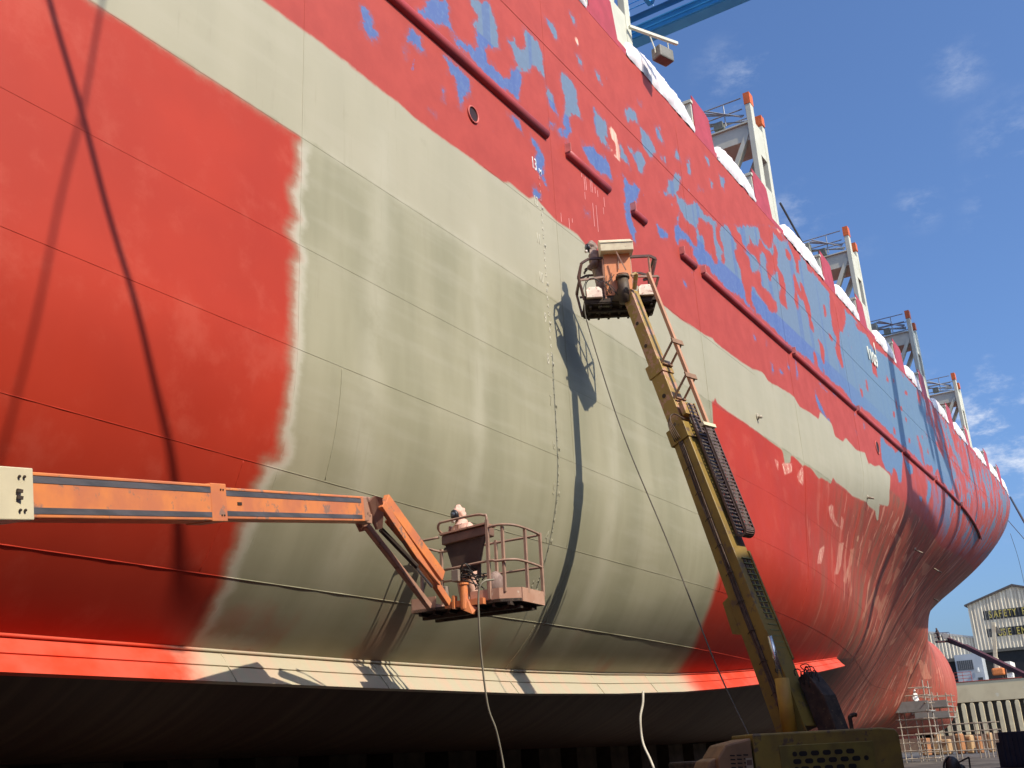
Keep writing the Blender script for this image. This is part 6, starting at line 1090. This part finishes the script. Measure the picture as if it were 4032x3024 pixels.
# ------------------------------------------------------------------ scaffold below the bow
SCF = thing('scaffold_tower', 'tubular steel scaffold tower with grey deck boards standing under the bow bulb', 'scaffold', (128, 26, GZ))
sc_m = mat('scaffold_tube', (.52, .46, .38), (.42, .35, .28), 1, .5, metal=.2); brd = mat('scaffold_board', (.34, .35, .33), (.28, .29, .27), 1)
def pz(px, X, z): d = at(px, 2900, 1.0); return V((X, d.y/d.x*X, z))
S0 = aty(3540, 2960, 1); XS0 = 102.0
yL = atx(3545, 2850, XS0).y; yR = atx(3660, 2850, XS0).y
tb2 = MB(); levels = [0.0, 1.0, 2.0, 2.9, 3.9, 4.9, 5.9, 6.9, 7.6]
ztopS = atx(3545, 2712, XS0).z
nl = 9; zs_ = [GZ+.3+(ztopS-GZ-.3)*i/nl for i in range(nl+1)]
for X in (XS0, XS0+2.2):
    for f_ in (0, 1): y = yL+(yR-yL)*f_; tb2.tube([(X, y, GZ), (X, y, ztopS+.6*f_)], .06, 6)
    tb2.tube([(X, yL+(yR-yL)*.5, GZ), (X, yL+(yR-yL)*.5, GZ+2.2)], .05, 6)
    for z in zs_: tb2.tube([(X, yL+.3, z), (X, yR-.3, z)], .05, 6)
for z in zs_:
    for y in (yL, yR): tb2.tube([(XS0-.3, y, z), (XS0+2.5, y, z)], .05, 6)
tb2.build('tube_frame', sc_m, SCF)
MB().box((XS0-.2, yR-.2, ztopS-1.95), (XS0-.1, yL+.2, ztopS-1.15)).box((XS0-.2, yR-.2, ztopS-2.05), (XS0+2.4, yL+.2, ztopS-1.95)).build('deck_board', brd, SCF)
SC2 = thing('scaffold_tower', 'wider low scaffold of bare tubes on the dock floor right of the board-decked tower', 'scaffold', (128, 20, GZ))
b = MB(); ys = [atx(px, 2850, XS0+6).y for px in (3610, 3690, 3745, 3838, 3870, 3905)]; hs = [2742, 2722, 2730, 2850, 2852, 2880]
for i, y in enumerate(ys):
    for X in (XS0+6, XS0+8.4):
        zt_ = atx(3700, hs[i], XS0+6).z; b.tube([(X, y, GZ), (X, y, zt_)], .055, 6)
for X in (XS0+6, XS0+8.4):
    for py in (2740, 2765, 2785, 2805, 2828): z = atx(3690, py, XS0+6).z; b.tube([(X, ys[0]+.3, z), (X, ys[2]-.3, z)], .05, 6)
    for py in (2855, 2885, 2925, 2960): z = atx(3700, py, XS0+6).z; b.tube([(X, ys[0]+.3, z), (X, ys[5]-.3, z)], .05, 6)
b.build('tube_frame', sc_m, SC2)
b = MB()
for py, h in ((2757, .5), (2800, .5)): z = atx(3700, py, XS0+6).z; b.box((XS0+5.8, ys[2], z-h), (XS0+5.9, ys[0], z)); b.box((XS0+5.8, ys[2], z-h-.1), (XS0+8.5, ys[0], z-h))
b.build('deck_board', brd, SC2)
pw = atx(3602, 2745, XS0+1); person((XS0+1, pw.y, ztopS-1.95), (-.5, -.8), 'worker in white coverall standing on the upper deck of the scaffold under the bulb', mat('suit_white', (.92, .92, .90)), (.15, .25, .85), (.15, -.25, .85), mask=False)
# rusty blocks and drums on the floor beyond the scaffold
rst = [mat('rust_block', (.45, .20, .08), (.32, .15, .07), .8, .8), mat('rust_block_pale', (.55, .36, .18), (.42, .26, .13), .8, .8), mat('tank_dark', (.06, .05, .05))]
labs = ['stack of rust coloured dock blocks behind the %s of the scaffold']
bx = [(3620, 3660, 2905, 2978, 0), (3662, 3700, 2885, 2935, 1), (3700, 3745, 2912, 2975, 1), (3756, 3790, 2890, 2935, 0), (3795, 3830, 2895, 2940, 1), (3836, 3872, 2900, 2975, 0), (3880, 3915, 2885, 2975, 1), (3640, 3690, 2938, 2978, 2), (3765, 3800, 2940, 2975, 2)]
names = ['leftmost rusty dock block behind the scaffold legs', 'pale rusty block raised behind the left scaffold', 'pale rusty block under the middle of the low scaffold', 'dark orange block behind the right half of the low scaffold', 'pale upright block right of the low scaffold middle', 'rust red block near the right end of the low scaffold', 'tall pale rusty block beside the dark blue container', 'black opening-like tank low behind the scaffold legs', 'small black tank low right of the scaffold middle']
for (x0, x1, y0, y1, mi), nm in zip(bx, names):
    X = 150.0+mi*3; a, c = atx(x0, y0, X), atx(x1, y1, X); z0 = GZ
    t = thing('dock_block', nm, 'block', (X, (a.y+c.y)/2, GZ)); MB().box((X, c.y, z0), (X+2, a.y, a.z)).build('body', rst[mi], t, bevel=.15); MB().box((X-.12, c.y+.2, a.z-.5), (X+.3, a.y-.2, a.z-.25)).build('strap', rst[0], t)
cn = thing('skip_container', 'dark blue steel container in shade at the lower right corner', 'container', at(3990, 3000, 60))
A_, B_ = at(3926, 2884, 62), at(4150, 2875, 58); eC = (B_-A_); eC.z = 0; eC.normalize(); fC = V((-eC.y, eC.x, 0)); fC = fC if fC.dot(fw) > 0 else -fC
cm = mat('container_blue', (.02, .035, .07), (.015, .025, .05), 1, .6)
zc = A_.z; C0 = V((A_.x, A_.y, 0))
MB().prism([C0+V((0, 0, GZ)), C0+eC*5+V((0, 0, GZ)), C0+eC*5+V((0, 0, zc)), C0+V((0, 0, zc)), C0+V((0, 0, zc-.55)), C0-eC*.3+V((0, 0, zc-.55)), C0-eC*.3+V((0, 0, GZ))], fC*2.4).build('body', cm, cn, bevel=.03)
b = MB()
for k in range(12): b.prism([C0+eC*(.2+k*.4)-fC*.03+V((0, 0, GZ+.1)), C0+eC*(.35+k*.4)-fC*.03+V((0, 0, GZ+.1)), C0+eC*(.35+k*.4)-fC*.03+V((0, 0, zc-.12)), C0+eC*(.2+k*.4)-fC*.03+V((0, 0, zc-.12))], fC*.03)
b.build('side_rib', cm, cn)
# dark pump set in the foreground
pm = thing('pump_set', 'black machine with a curved hose at the bottom edge right of the yellow hood', 'pump', at(3770, 3040, 30)); c = at(3755, 3030, 30)
MB().ell(c, (.22, .22, .36)).ell(c+rt*.22+V((0, 0, -.05)), (.14, .14, .2)).build('casing', blk, pm, True)
MB().tube(cat_pts([c+rt*-.3+V((0, 0, -.5)), c+rt*-.26+V((0, 0, .1)), c+rt*-.1+V((0, 0, .33)), c+V((0, 0, .3))], 6), .03, 8).build('hose', blk, pm, True)
MB().bar(c+rt*.2+V((0, 0, .2)), c+rt*.5+V((0, 0, .33)), .04, .04).bar(c+rt*.45+V((0, 0, -.4)), c+rt*.5+V((0, 0, .33)), .04, .04).build('handle', blk, pm)
